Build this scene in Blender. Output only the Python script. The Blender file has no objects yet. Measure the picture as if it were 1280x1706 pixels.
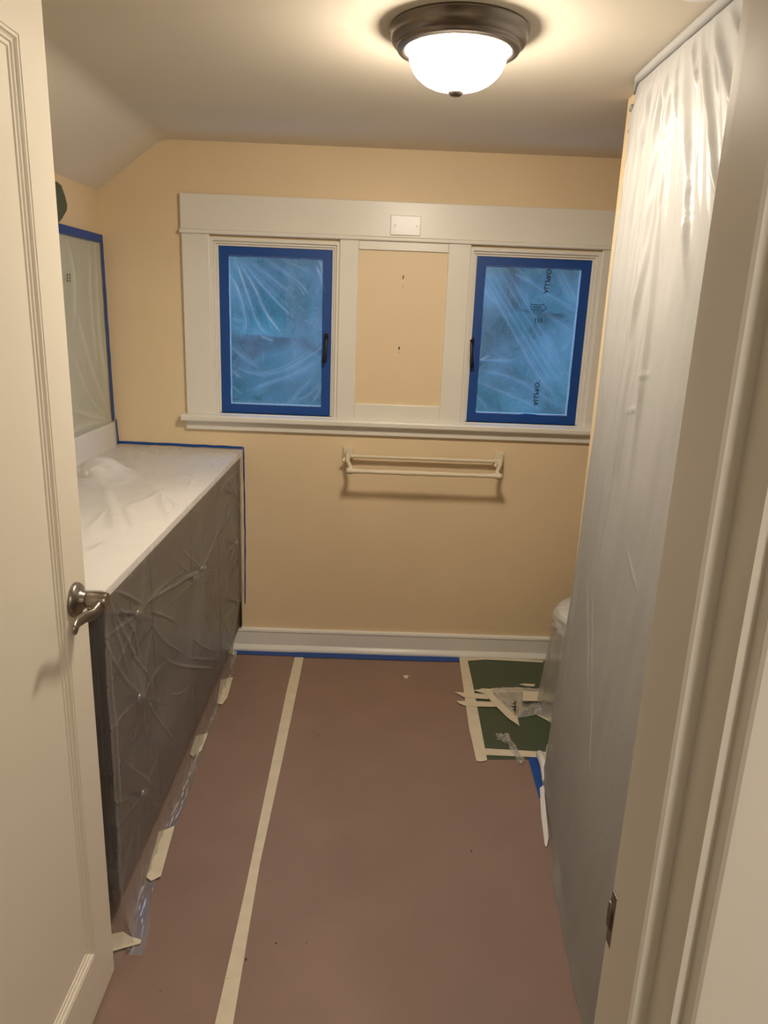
import bpy, bmesh, math, random
import numpy as np
from mathutils import Vector, Matrix

random.seed(7)
RNG = np.random.default_rng(11)
scene = bpy.context.scene
COL = scene.collection

# ------------------------------------------------------------------ camera
FPX, PITCH, YAW, ROLL, CAM_H = 1221.3, 0.26888, -0.01574, 0.0391, 1.5
_cp, _sp = math.cos(PITCH), math.sin(PITCH)
_rz = Matrix.Rotation(YAW, 3, 'Z')
_r0, _f0, _u0 = _rz @ Vector((1, 0, 0)), _rz @ Vector((0, _cp, -_sp)), _rz @ Vector((0, _sp, _cp))
CR = math.cos(ROLL) * _r0 + math.sin(ROLL) * _u0
CU = -math.sin(ROLL) * _r0 + math.cos(ROLL) * _u0
CF = _f0
ORG = Vector((0, 0, CAM_H))
cd = bpy.data.cameras.new('camera')
cam = bpy.data.objects.new('camera', cd)
COL.objects.link(cam)
cd.sensor_fit = 'HORIZONTAL'
cd.sensor_width = 36.0
cd.lens = 36.0 * FPX / 1280.0
cd.clip_start = 0.02
cam.matrix_world = Matrix(((CR.x, CU.x, -CF.x, ORG.x), (CR.y, CU.y, -CF.y, ORG.y), (CR.z, CU.z, -CF.z, ORG.z), (0, 0, 0, 1)))
scene.camera = cam

# ------------------------------------------------------------------ sky and exposure
w = bpy.data.worlds.new('world')
scene.world = w
w.use_nodes = True
bg = w.node_tree.nodes['Background']
bg.inputs[0].default_value = (0.115, 0.39, 1.05, 1)      # dusk-blue overcast sky
bg.inputs[1].default_value = 2.6
LAMP_STRENGTH = 112.0
LAMP_COLOR = (1.0, 0.875, 0.705)
HALL_STRENGTH = 120.0
scene.view_settings.view_transform = 'Standard'
scene.view_settings.look = 'None'
scene.view_settings.gamma = 1.0
scene.view_settings.use_curve_mapping = False
scene.view_settings.exposure = 0.1


# pixel -> point on a plane of the room (a pixel is only a direction; the plane gives the distance)
def ray(x, y):
    return ((x - 640) / FPX) * CR - ((y - 853) / FPX) * CU + CF
def on_z(x, y, z=0.0):
    d = ray(x, y); return ORG + d * ((z - CAM_H) / d.z)
def on_y(x, y, Y):
    d = ray(x, y); return ORG + d * (Y / d.y)
def on_x(x, y, X):
    d = ray(x, y); return ORG + d * (X / d.x)

# ------------------------------------------------------------------ room dimensions (metres)
D = 3.038          # back wall
XL = -1.098        # left wall
XR = 1.43          # right wall
ZC = 2.088         # ceiling
YF0, YF1 = 0.46, 0.578   # door wall, hall face and room face

# ------------------------------------------------------------------ materials
def mat(name, color, rough=0.5, metal=0.0, bump=0.0, bscale=60.0, vary=0.0, vscale=4.0, spec=0.5, coat=0.0, bdist=0.002):
    m = bpy.data.materials.new(name); m.use_nodes = True
    nt = m.node_tree; p = nt.nodes['Principled BSDF']
    p.inputs['Base Color'].default_value = (*color, 1)
    p.inputs['Roughness'].default_value = rough
    p.inputs['Metallic'].default_value = metal
    p.inputs['Specular IOR Level'].default_value = spec
    p.inputs['Coat Weight'].default_value = coat
    tc = nt.nodes.new('ShaderNodeTexCoord')
    if vary > 0:
        n = nt.nodes.new('ShaderNodeTexNoise'); n.inputs['Scale'].default_value = vscale; n.inputs['Detail'].default_value = 5
        nt.links.new(tc.outputs['Object'], n.inputs['Vector'])
        r = nt.nodes.new('ShaderNodeMapRange')
        r.inputs[1].default_value = 0.3; r.inputs[2].default_value = 0.7
        r.inputs[3].default_value = 1 - vary; r.inputs[4].default_value = 1 + vary
        nt.links.new(n.outputs['Fac'], r.inputs[0])
        mx = nt.nodes.new('ShaderNodeVectorMath'); mx.operation = 'SCALE'
        mx.inputs[0].default_value = color
        nt.links.new(r.outputs[0], mx.inputs['Scale'])
        nt.links.new(mx.outputs[0], p.inputs['Base Color'])
    if bump > 0:
        n2 = nt.nodes.new('ShaderNodeTexNoise'); n2.inputs['Scale'].default_value = bscale; n2.inputs['Detail'].default_value = 4
        nt.links.new(tc.outputs['Object'], n2.inputs['Vector'])
        b = nt.nodes.new('ShaderNodeBump'); b.inputs['Strength'].default_value = bump; b.inputs['Distance'].default_value = bdist
        nt.links.new(n2.outputs['Fac'], b.inputs['Height'])
        nt.links.new(b.outputs[0], p.inputs['Normal'])
    return m

def film_mat(name, haze, haze_crease, color=(0.86, 0.86, 0.86), rough=0.22, trans=0.35, vary=0.08, vscale=5.0, gloss=0.5, bump=0.25, bscale=40.0):
    """thin polythene film: clear, with milky scattering that thickens where the film is creased or doubled"""
    m = bpy.data.materials.new(name); m.use_nodes = True
    nt = m.node_tree; N = nt.nodes; L = nt.links
    for n in list(N):
        if n.type != 'OUTPUT_MATERIAL': N.remove(n)
    out = [n for n in N if n.type == 'OUTPUT_MATERIAL'][0]
    tc = N.new('ShaderNodeTexCoord')
    nb = N.new('ShaderNodeTexNoise'); nb.inputs['Scale'].default_value = bscale; nb.inputs['Detail'].default_value = 3
    nb.inputs['Distortion'].default_value = 0.6
    L.new(tc.outputs['Object'], nb.inputs['Vector'])
    b = N.new('ShaderNodeBump'); b.inputs['Strength'].default_value = bump; b.inputs['Distance'].default_value = 0.004
    L.new(nb.outputs['Fac'], b.inputs['Height'])
    dif = N.new('ShaderNodeBsdfDiffuse'); dif.inputs['Color'].default_value = (*color, 1)
    tra = N.new('ShaderNodeBsdfTranslucent'); tra.inputs['Color'].default_value = (*color, 1)
    L.new(b.outputs[0], dif.inputs['Normal']); L.new(b.outputs[0], tra.inputs['Normal'])
    m1 = N.new('ShaderNodeMixShader'); m1.inputs[0].default_value = trans
    L.new(dif.outputs[0], m1.inputs[1]); L.new(tra.outputs[0], m1.inputs[2])
    tr = N.new('ShaderNodeBsdfTransparent'); tr.inputs['Color'].default_value = (0.985, 0.985, 0.985, 1)
    at = N.new('ShaderNodeAttribute'); at.attribute_name = 'crease'
    nv = N.new('ShaderNodeTexNoise'); nv.inputs['Scale'].default_value = vscale; nv.inputs['Detail'].default_value = 4
    L.new(tc.outputs['Object'], nv.inputs['Vector'])
    r = N.new('ShaderNodeMapRange'); r.inputs[1].default_value = 0.35; r.inputs[2].default_value = 0.65
    r.inputs[3].default_value = haze - vary; r.inputs[4].default_value = haze + vary
    L.new(nv.outputs['Fac'], r.inputs[0])
    ma = N.new('ShaderNodeMath'); ma.operation = 'MULTIPLY_ADD'; ma.use_clamp = True
    ma.inputs[1].default_value = haze_crease
    L.new(at.outputs['Fac'], ma.inputs[0]); L.new(r.outputs[0], ma.inputs[2])
    m2 = N.new('ShaderNodeMixShader'); L.new(ma.outputs[0], m2.inputs[0])
    L.new(tr.outputs[0], m2.inputs[1]); L.new(m1.outputs[0], m2.inputs[2])
    gl = N.new('ShaderNodeBsdfGlossy'); gl.inputs['Roughness'].default_value = rough
    gl.inputs['Color'].default_value = (0.9, 0.9, 0.9, 1)
    L.new(b.outputs[0], gl.inputs['Normal'])
    fr = N.new('ShaderNodeFresnel'); fr.inputs['IOR'].default_value = 1.5
    fm = N.new('ShaderNodeMath'); fm.operation = 'MULTIPLY'; fm.inputs[1].default_value = gloss * 1.6; fm.use_clamp = True
    L.new(b.outputs[0], fr.inputs['Normal'])
    L.new(fr.outputs[0], fm.inputs[0])
    m3 = N.new('ShaderNodeMixShader'); L.new(fm.outputs[0], m3.inputs[0])
    L.new(m2.outputs[0], m3.inputs[1]); L.new(gl.outputs[0], m3.inputs[2])
    L.new(m3.outputs[0], out.inputs['Surface'])
    return m

M = {}
M['wall'] = mat('cream_wall_paint', (0.80, 0.635, 0.41), 0.55, bump=0.12, bscale=90, vary=0.035, vscale=2.5, bdist=0.001)
M['hall'] = mat('hall_off_white_paint', (0.78, 0.75, 0.69), 0.6, bump=0.1, bscale=90, bdist=0.001)
M['ceil'] = mat('ceiling_paint', (0.75, 0.68, 0.565), 0.7, bump=0.12, bscale=90, vary=0.02, vscale=3, bdist=0.001)
M['trim'] = mat('cream_white_gloss_trim', (0.80, 0.765, 0.69), 0.34, bump=0.10, bscale=35, vary=0.02, bdist=0.0015)
M['door'] = mat('door_semi_gloss', (0.80, 0.74, 0.63), 0.33, bump=0.06, bscale=50, bdist=0.001)
M['base'] = mat('white_baseboard_gloss', (0.82, 0.79, 0.73), 0.25)
M['panel'] = mat('cream_panel_paint', (0.80, 0.635, 0.41), 0.45, bump=0.1, bscale=60, vary=0.02)
M['paper'] = mat('brown_builders_paper', (0.27, 0.176, 0.138), 0.5, bump=0.25, bscale=120, vary=0.06, vscale=5, spec=0.4, bdist=0.0008)
M['green'] = mat('green_masking_paper', (0.060, 0.082, 0.045), 0.5, bump=0.2, bscale=60, vary=0.06)
M['blue'] = mat('blue_painters_tape', (0.002, 0.06, 0.30), 0.5, bump=0.3, bscale=250, bdist=0.0006)
M['mask'] = mat('cream_masking_tape', (0.68, 0.60, 0.45), 0.55, bump=0.35, bscale=220, vary=0.06, vscale=20, bdist=0.0006)
M['nickel'] = mat('aged_nickel', (0.30, 0.265, 0.225), 0.3, 1.0)
M['pewter'] = mat('brushed_pewter', (0.20, 0.175, 0.15), 0.32, 1.0)
M['bronze'] = mat('dark_bronze', (0.03, 0.025, 0.022), 0.4, 0.7)
M['wood'] = mat('dark_brown_cabinet', (0.028, 0.018, 0.014), 0.4, vary=0.2, vscale=6)
M['counter'] = mat('white_countertop', (0.90, 0.875, 0.85), 0.3)
M['white'] = mat('white_gloss', (0.82, 0.80, 0.77), 0.3)
M['china'] = mat('white_porcelain', (0.85, 0.84, 0.82), 0.15)
M['plate'] = mat('white_plate_plastic', (0.80, 0.77, 0.74), 0.3)
M['ink'] = mat('black_print', (0.012, 0.014, 0.018), 0.6)
M['dirt'] = mat('dark_speck', (0.03, 0.022, 0.018), 0.8)
M['mirror'] = mat('mirror_glass', (0.75, 0.77, 0.74), 0.05, 1.0)
M['floor'] = mat('hardwood_floor', (0.16, 0.09, 0.05), 0.4, vary=0.2)
M['wrap'] = mat('painted_tape_wrapping', (0.72, 0.63, 0.46), 0.55, bump=0.5, bscale=90, bdist=0.002)
M['film_win'] = film_mat('window_film', 0.24, 0.62, (0.80, 0.86, 0.88), trans=0.75, vary=0.19, vscale=3.5, gloss=0.25, bump=0.15)
M['film_van'] = film_mat('vanity_film', 0.115, 0.34, (0.74, 0.75, 0.77), rough=0.36, trans=0.3, vary=0.02, gloss=0.11, bump=0.10)
M['film_top'] = film_mat('counter_film', 0.13, 0.6, (0.92, 0.89, 0.87), rough=0.35, trans=0.2, vary=0.03, gloss=0.25, bump=0.06, bscale=20)
M['film_tub'] = film_mat('tub_film', 0.93, 0.1, (0.44, 0.435, 0.425), rough=0.42, trans=0.12, vary=0.03, gloss=0.03, bump=0.2, bscale=60)
M['film_mir'] = film_mat('mirror_film', 0.66, 0.2, (0.84, 0.84, 0.70), rough=0.3, trans=0.2, vary=0.03, gloss=0.4)
M['film_toi'] = film_mat('toilet_film', 0.36, 0.4, (0.82, 0.80, 0.76), rough=0.25, trans=0.3, vary=0.06, gloss=0.3)
M['film_scrap'] = film_mat('scrap_film', 0.14, 0.3, (0.85, 0.84, 0.82), rough=0.25, trans=0.3, vary=0.05, vscale=20, gloss=0.35)

gm = bpy.data.materials.new('window_glass'); gm.use_nodes = True
_nt = gm.node_tree
for n in list(_nt.nodes):
    if n.type != 'OUTPUT_MATERIAL': _nt.nodes.remove(n)
_o = [n for n in _nt.nodes if n.type == 'OUTPUT_MATERIAL'][0]
_t = _nt.nodes.new('ShaderNodeBsdfTransparent'); _t.inputs[0].default_value = (0.90, 0.96, 0.94, 1)
_g = _nt.nodes.new('ShaderNodeBsdfGlossy'); _g.inputs['Roughness'].default_value = 0.03
_m = _nt.nodes.new('ShaderNodeMixShader'); _m.inputs[0].default_value = 0.05
_nt.links.new(_t.outputs[0], _m.inputs[1]); _nt.links.new(_g.outputs[0], _m.inputs[2]); _nt.links.new(_m.outputs[0], _o.inputs['Surface'])
M['glass'] = gm

def glow_mat(name, strength, color):
    m = bpy.data.materials.new(name); m.use_nodes = True
    nt = m.node_tree; p = nt.nodes['Principled BSDF']
    p.inputs['Base Color'].default_value = (0.85, 0.80, 0.70, 1); p.inputs['Roughness'].default_value = 0.25
    tc = nt.nodes.new('ShaderNodeTexCoord'); n = nt.nodes.new('ShaderNodeTexNoise')
    n.inputs['Scale'].default_value = 9; n.inputs['Detail'].default_value = 3; n.inputs['Distortion'].default_value = 1.5
    nt.links.new(tc.outputs['Object'], n.inputs['Vector'])
    r = nt.nodes.new('ShaderNodeMapRange'); r.inputs[1].default_value = 0.3; r.inputs[2].default_value = 0.7
    r.inputs[3].default_value = strength * 0.8; r.inputs[4].default_value = strength * 1.2
    nt.links.new(n.outputs['Fac'], r.inputs[0])
    p.inputs['Emission Color'].default_value = (*color, 1)
    # the bulbs sit low in the bowl: the glass is dimmer towards its rim
    sp = nt.nodes.new('ShaderNodeSeparateXYZ'); nt.links.new(tc.outputs['Object'], sp.inputs[0])
    r2 = nt.nodes.new('ShaderNodeMapRange'); r2.inputs[1].default_value = -0.036; r2.inputs[2].default_value = -0.10
    r2.inputs[3].default_value = 0.40; r2.inputs[4].default_value = 1.2
    nt.links.new(sp.outputs['Z'], r2.inputs[0])
    mm = nt.nodes.new('ShaderNodeMath'); mm.operation = 'MULTIPLY'
    nt.links.new(r.outputs[0], mm.inputs[0]); nt.links.new(r2.outputs[0], mm.inputs[1])
    nt.links.new(mm.outputs[0], p.inputs['Emission Strength'])
    return m

# ------------------------------------------------------------------ helpers
def link(o, parent=None):
    COL.objects.link(o)
    if parent is not None: o.parent = parent
    return o
def tag(o, label, cat, group=None):
    o['label'] = label; o['category'] = cat
    if group: o['group'] = group
    return o
def struct(o):
    o['kind'] = 'structure'; return o
def empty(name, loc):
    o = bpy.data.objects.new(name, None); o.location = loc; o.empty_display_size = 0.05
    return link(o)
def obj(name, bm, m, parent=None, smooth=False, label=None):
    me = bpy.data.meshes.new(name)
    bmesh.ops.recalc_face_normals(bm, faces=bm.faces)
    if parent is not None:
        bmesh.ops.translate(bm, verts=bm.verts, vec=-world_loc(parent))
    bm.to_mesh(me); bm.free()
    if smooth:
        for p in me.polygons: p.use_smooth = True
    me.materials.append(m)
    o = bpy.data.objects.new(name, me)
    if label: o['label'] = label
    return link(o, parent)
def world_loc(o):
    v = Vector((0, 0, 0))
    while o is not None:
        v = v + o.location; o = o.parent
    return v
def smooth_angle(o, deg=35):
    me = o.data
    bm = bmesh.new(); bm.from_mesh(me)
    for f in bm.faces: f.smooth = True
    for e in bm.edges:
        if len(e.link_faces) == 2 and e.calc_face_angle(0) > math.radians(deg): e.smooth = False
    bm.to_mesh(me); bm.free()
    return o
def box(x0, x1, y0, y1, z0, z1, bev=0.0, bm=None, seg=2):
    b = bmesh.new()
    bmesh.ops.create_cube(b, size=1.0)
    for v in b.verts:
        v.co = Vector(((x0 + x1) / 2 + v.co.x * (x1 - x0), (y0 + y1) / 2 + v.co.y * (y1 - y0), (z0 + z1) / 2 + v.co.z * (z1 - z0)))
    if bev > 0:
        bmesh.ops.bevel(b, geom=list(b.edges), offset=bev, segments=seg, affect='EDGES', profile=0.5)
    if bm is None: return b
    me = bpy.data.meshes.new('t'); b.to_mesh(me); b.free(); bm.from_mesh(me); bpy.data.meshes.remove(me)
    return bm
def prism(pts, axis, a0, a1):
    """closed 2D outline extruded along an axis; pts are the two other coordinates in xyz order"""
    b = bmesh.new()
    def mk(p, a):
        return {'X': (a, p[0], p[1]), 'Y': (p[0], a, p[1]), 'Z': (p[0], p[1], a)}[axis]
    v0 = [b.verts.new(mk(p, a0)) for p in pts]; v1 = [b.verts.new(mk(p, a1)) for p in pts]
    n = len(pts)
    for i in range(n): b.faces.new((v0[i], v0[(i + 1) % n], v1[(i + 1) % n], v1[i]))
    b.faces.new(v0); b.faces.new(v1[::-1])
    return b
def lathe(prof, c, axis='Z', n=48, caps=True):
    """prof: (radius, height) list along the axis from point c"""
    b = bmesh.new(); rings = []
    for r, h in prof:
        ring = []
        for k in range(n):
            a = 2 * math.pi * k / n; u, v = r * math.cos(a), r * math.sin(a)
            p = {'Z': (c[0] + u, c[1] + v, c[2] + h), 'X': (c[0] + h, c[1] + u, c[2] + v), 'Y': (c[0] + u, c[1] + h, c[2] + v)}[axis]
            ring.append(b.verts.new(p))
        rings.append(ring)
    for i in range(len(rings) - 1):
        for k in range(n):
            b.faces.new((rings[i][k], rings[i][(k + 1) % n], rings[i + 1][(k + 1) % n], rings[i + 1][k]))
    if caps:
        b.faces.new(rings[0][::-1]); b.faces.new(rings[-1])
    return b
def tube(pts, rad, n=12, bm=None, flat=1.0, side=None):
    """swept tube; rad a number or list; flat squashes it across 'side'"""
    b = bm or bmesh.new()
    P = [Vector(p) for p in pts]; rings = []
    R = rad if isinstance(rad, (list, tuple)) else [rad] * len(P)
    for i, p in enumerate(P):
        t = (P[min(i + 1, len(P) - 1)] - P[max(i - 1, 0)]).normalized()
        ref = Vector(side) if side else (Vector((0, 0, 1)) if abs(t.z) < 0.9 else Vector((0, 1, 0)))
        a = t.cross(ref).normalized(); c = a.cross(t).normalized()
        rings.append([b.verts.new(p + a * (R[i] * math.cos(2 * math.pi * k / n)) + c * (R[i] * flat * math.sin(2 * math.pi * k / n))) for k in range(n)])
    for i in range(len(rings) - 1):
        for k in range(n):
            b.faces.new((rings[i][k], rings[i][(k + 1) % n], rings[i + 1][(k + 1) % n], rings[i + 1][k]))
    b.faces.new(rings[0][::-1]); b.faces.new(rings[-1])
    return b
def slab(pts, t=0.0008):
    """flat outline (3D points, roughly in one plane) given a thickness upwards"""
    b = bmesh.new()
    v0 = [b.verts.new(p) for p in pts]; v1 = [b.verts.new(Vector(p) + Vector((0, 0, t))) for p in pts]
    n = len(pts)
    for i in range(n): b.faces.new((v0[i], v0[(i + 1) % n], v1[(i + 1) % n], v1[i]))
    b.faces.new(v0); b.faces.new(v1[::-1])
    bmesh.ops.triangulate(b, faces=[f for f in b.faces if len(f.verts) > 4])
    return b
def floor_piece(name, px, z, m, label, cat, group=None, t=0.0009):
    o = obj(name, slab([on_z(x, y, z) for x, y in px], t), m)
    return tag(o, label, cat, group)

def grid_mesh(name, m, pos, crease=None, parent=None, smooth=True):
    """pos: (nu, nv, 3) array -> one surface"""
    nu, nv = pos.shape[:2]
    P = pos.reshape(-1, 3).copy()
    if parent is not None: P -= np.array(world_loc(parent))
    i = np.arange((nu - 1) * (nv - 1)); a = (i // (nv - 1)) * nv + i % (nv - 1)
    F = np.stack([a, a + nv, a + nv + 1, a + 1], 1)
    me = bpy.data.meshes.new(name)
    me.from_pydata(P.tolist(), [], F.tolist())
    me.polygons.foreach_set('use_smooth', np.full(len(F), smooth))
    at = me.attributes.new('crease', 'FLOAT', 'POINT')
    at.data.foreach_set('value', (np.zeros(nu * nv) if crease is None else np.clip(crease, 0, 1).reshape(-1)).astype(np.float32))
    me.materials.append(m)
    return link(bpy.data.objects.new(name, me), parent)
def seg_field(U, V, poly, width):
    """ridge profile (0..1) about a polyline, thinning out to both of its ends"""
    best = np.full(U.shape, 1e9); tt = np.zeros(U.shape)
    pts = np.array(poly, float)
    if len(pts) > 2:       # rounded, not kinked
        for _ in range(2):
            q = [pts[0]]
            for k in range(len(pts) - 1):
                q += [0.75 * pts[k] + 0.25 * pts[k + 1], 0.25 * pts[k] + 0.75 * pts[k + 1]]
            pts = np.array(q + [pts[-1]])
    seg = np.linalg.norm(np.diff(pts, axis=0), axis=1); tot = seg.sum(); acc = 0
    for k in range(len(seg)):
        p, q = pts[k], pts[k + 1]; d = q - p; l2 = (d * d).sum() + 1e-12
        t = np.clip(((U - p[0]) * d[0] + (V - p[1]) * d[1]) / l2, 0, 1)
        dist = np.hypot(U - p[0] - t * d[0], V - p[1] - t * d[1])
        s = dist < best
        best = np.where(s, dist, best); tt = np.where(s, (acc + t * seg[k]) / tot, tt); acc += seg[k]
    fade = np.clip(np.sin(np.pi * np.clip(tt * 0.94 + 0.03, 0, 1)) * 1.4, 0, 1)
    return np.exp(-(best / width) ** 2) * fade
def vnoise(U, V, scale, seed):
    """smooth value noise"""
    r = np.random.default_rng(seed); g = r.uniform(-1, 1, (64, 64))
    x, y = U * scale + 100, V * scale + 100
    xi, yi = np.floor(x).astype(int), np.floor(y).astype(int); fx, fy = x - xi, y - yi
    fx, fy = fx * fx * (3 - 2 * fx), fy * fy * (3 - 2 * fy)
    G = lambda a, b: g[a % 64, b % 64]
    return (G(xi, yi) * (1 - fx) + G(xi + 1, yi) * fx) * (1 - fy) + (G(xi, yi + 1) * (1 - fx) + G(xi + 1, yi + 1) * fx) * fy
def text_mesh(name, body, size, org, ax, ay, m, parent, bold=0.0):
    cu = bpy.data.curves.new(name, 'FONT'); cu.body = body; cu.size = size; cu.offset = bold
    cu.resolution_u = 3
    t = bpy.data.objects.new(name, cu); COL.objects.link(t)
    bpy.context.view_layer.update()
    me = bpy.data.meshes.new_from_object(t.evaluated_get(bpy.context.evaluated_depsgraph_get()))
    bpy.data.objects.remove(t)
    off = Vector(org) - world_loc(parent)
    for v in me.vertices:
        v.co = off + Vector(ax) * v.co.x + Vector(ay) * v.co.y
    me.name = name; me.materials.append(m)
    return link(bpy.data.objects.new(name, me), parent)

# ================================================================== THE SETTING
struct(obj('floor', box(-1.6, 1.6, -1.8, D + 0.1, -0.06, -0.003), M['floor']))

def wall_holes(x0, x1, z0, z1, y0, y1, holes):
    xs = sorted({x0, x1, *[h[0] for h in holes], *[h[1] for h in holes]})
    zs = sorted({z0, z1, *[h[2] for h in holes], *[h[3] for h in holes]})
    b = bmesh.new()
    inside = lambda i, j: 0 <= i < len(xs) - 1 and 0 <= j < len(zs) - 1 and not any(
        h[0] - 1e-6 <= xs[i] and xs[i + 1] <= h[1] + 1e-6 and h[2] - 1e-6 <= zs[j] and zs[j + 1] <= h[3] + 1e-6 for h in holes)
    def quad(*p): b.faces.new([b.verts.new(q) for q in p])
    for i in range(len(xs) - 1):
        for j in range(len(zs) - 1):
            if not inside(i, j): continue
            a, c, e, f = xs[i], xs[i + 1], zs[j], zs[j + 1]
            quad((a, y0, e), (c, y0, e), (c, y0, f), (a, y0, f)); quad((a, y1, e), (a, y1, f), (c, y1, f), (c, y1, e))
            if not inside(i - 1, j): quad((a, y0, e), (a, y0, f), (a, y1, f), (a, y1, e))
            if not inside(i + 1, j): quad((c, y0, e), (c, y1, e), (c, y1, f), (c, y0, f))
            if not inside(i, j - 1): quad((a, y0, e), (a, y1, e), (c, y1, e), (c, y0, e))
            if not inside(i, j + 1): quad((a, y0, f), (c, y0, f), (c, y1, f), (a, y1, f))
    bmesh.ops.remove_doubles(b, verts=b.verts, dist=1e-5)
    return b
W1 = (-0.671, -0.164, 1.06, 1.748)     # clear openings of the two windows
W2 = (0.347, 0.862, 1.06, 1.748)
struct(obj('wall_back', wall_holes(-1.25, XR + 0.1, -0.05, 2.3, D, D + 0.13, [W1, W2]), M['wall']))
struct(obj('wall_left', box(XL - 0.12, XL, YF1, D, -0.05, 2.0), M['wall']))
struct(obj('wall_right', box(XR, XR + 0.12, YF1, D, -0.05, 2.3), M['wall']))
struct(obj('wall_partition', box(0.668, XR, 2.125, 2.262, -0.003, ZC + 0.01, 0.004), M['wall']))
struct(obj('wall_front', wall_holes(-1.6, 1.6, -0.05, 2.3, YF0, YF1, [(-0.575, 0.262, -0.06, 2.03)]), M['wall']))
struct(obj('wall_hall_left', box(-1.72, -1.6, -1.8, YF0, -0.05, 2.4), M['hall']))
struct(obj('wall_hall_right', box(1.6, 1.72, -1.8, YF0, -0.05, 2.4), M['hall']))
struct(obj('wall_hall_back', box(-1.72, 1.72, -1.92, -1.8, -0.05, 2.4), M['hall']))
struct(obj('ceiling_hall', box(-1.72, 1.72, -1.92, YF0, 2.3, 2.4), M['ceil']))
# ceiling: flat, rounding over into the low slope on the left
cp = [(1.6, ZC), (-0.79, ZC)]
sx, sz = -0.845, ZC
ex, ez = XL - 0.06, 1.898 - 0.06 * 0.745
for k in range(9):
    t = k / 8
    a, c = (-0.79, ZC), (sx - 0.04, ZC - 0.04 * 0.745)
    cp.append(((1 - t) ** 2 * a[0] + 2 * t * (1 - t) * sx + t * t * c[0], (1 - t) ** 2 * a[1] + 2 * t * (1 - t) * (sz + 0.004) + t * t * c[1]))
cp += [(ex, ez), (ex, 2.3), (1.6, 2.3)]
cl = struct(obj('ceiling', prism(cp, 'Y', YF1 - 0.02, D + 0.05), M['ceil']))
smooth_angle(cl, 30)

# baseboard: tall board, bead and base shoe
bb = [(D, -0.003), (D - 0.028, -0.003), (D - 0.028, 0.010), (D - 0.022, 0.021), (D - 0.016, 0.026), (D - 0.014, 0.030), (D - 0.014, 0.088), (D - 0.017, 0.094), (D - 0.015, 0.102), (D - 0.006, 0.106), (D, 0.106)]
struct(smooth_angle(obj('baseboard_back', prism(bb, 'X', -0.62, XR), M['base']), 25))

# ---- window surround on the back wall
t1 = struct(empty('trim_1', (0.05, D, 1.06)))
yc = D - 0.019
obj('head_casing', box(-0.780, 0.985, D - 0.021, D, 1.772, 1.901, 0.003), M['trim'], t1)
obj('head_bead', box(-0.784, 0.989, D - 0.030, D, 1.757, 1.773, 0.005, seg=3), M['trim'], t1)
obj('side_casing', box(-0.778, W1[0], yc, D, 1.058, 1.758, 0.003), M['trim'], t1)
obj('side_casing', box(W2[1], 0.985, yc, D, 1.058, 1.758, 0.003), M['trim'], t1)
obj('stile', box(W1[1], -0.090, yc, D, 1.058, 1.758, 0.002), M['trim'], t1)
obj('stile', box(0.260, W2[0], yc, D, 1.058, 1.758, 0.002), M['trim'], t1)
obj('rail', box(-0.090, 0.260, yc + 0.002, D, 1.724, 1.757, 0.002), M['trim'], t1)
obj('rail', box(-0.090, 0.260, yc + 0.002, D, 1.059, 1.125, 0.002), M['trim'], t1)
pn = obj('panel', box(-0.091, 0.261, D - 0.007, D, 1.124, 1.726), M['panel'], t1)
def hole(p, w, h, sd):
    r = random.Random(sd); pts = []
    for k in range(9):
        a = 2 * math.pi * k / 9; q = r.uniform(0.7, 1.2)
        pts.append((p.x + w * q * math.cos(a), p.z + h * q * math.sin(a)))
    return prism(pts, 'Y', D - 0.0076, D - 0.006)
for i, (px, w_, h_) in enumerate([((672, 462), 0.0022, 0.010), ((671, 477), 0.0014, 0.003), ((665, 580), 0.0026, 0.008), ((665, 587), 0.0016, 0.002), ((637, 456), 0.0012, 0.0012)]):
    obj('screw_hole', hole(on_y(*px, D - 0.007), w_, h_, i), M['dirt'], pn)
sillp = [(D, 1.030), (D - 0.040, 1.030), (D - 0.046, 1.036), (D - 0.047, 1.050), (D - 0.043, 1.057), (D - 0.03, 1.060), (D + 0.06, 1.062), (D + 0.06, 1.03)]
smooth_angle(obj('sill', prism(sillp, 'X', -0.798, 1.0), M['trim'], t1), 30)
obj('apron', box(-0.786, 0.99, D - 0.017, D, 0.994, 1.031, 0.004), M['trim'], t1)

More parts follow.
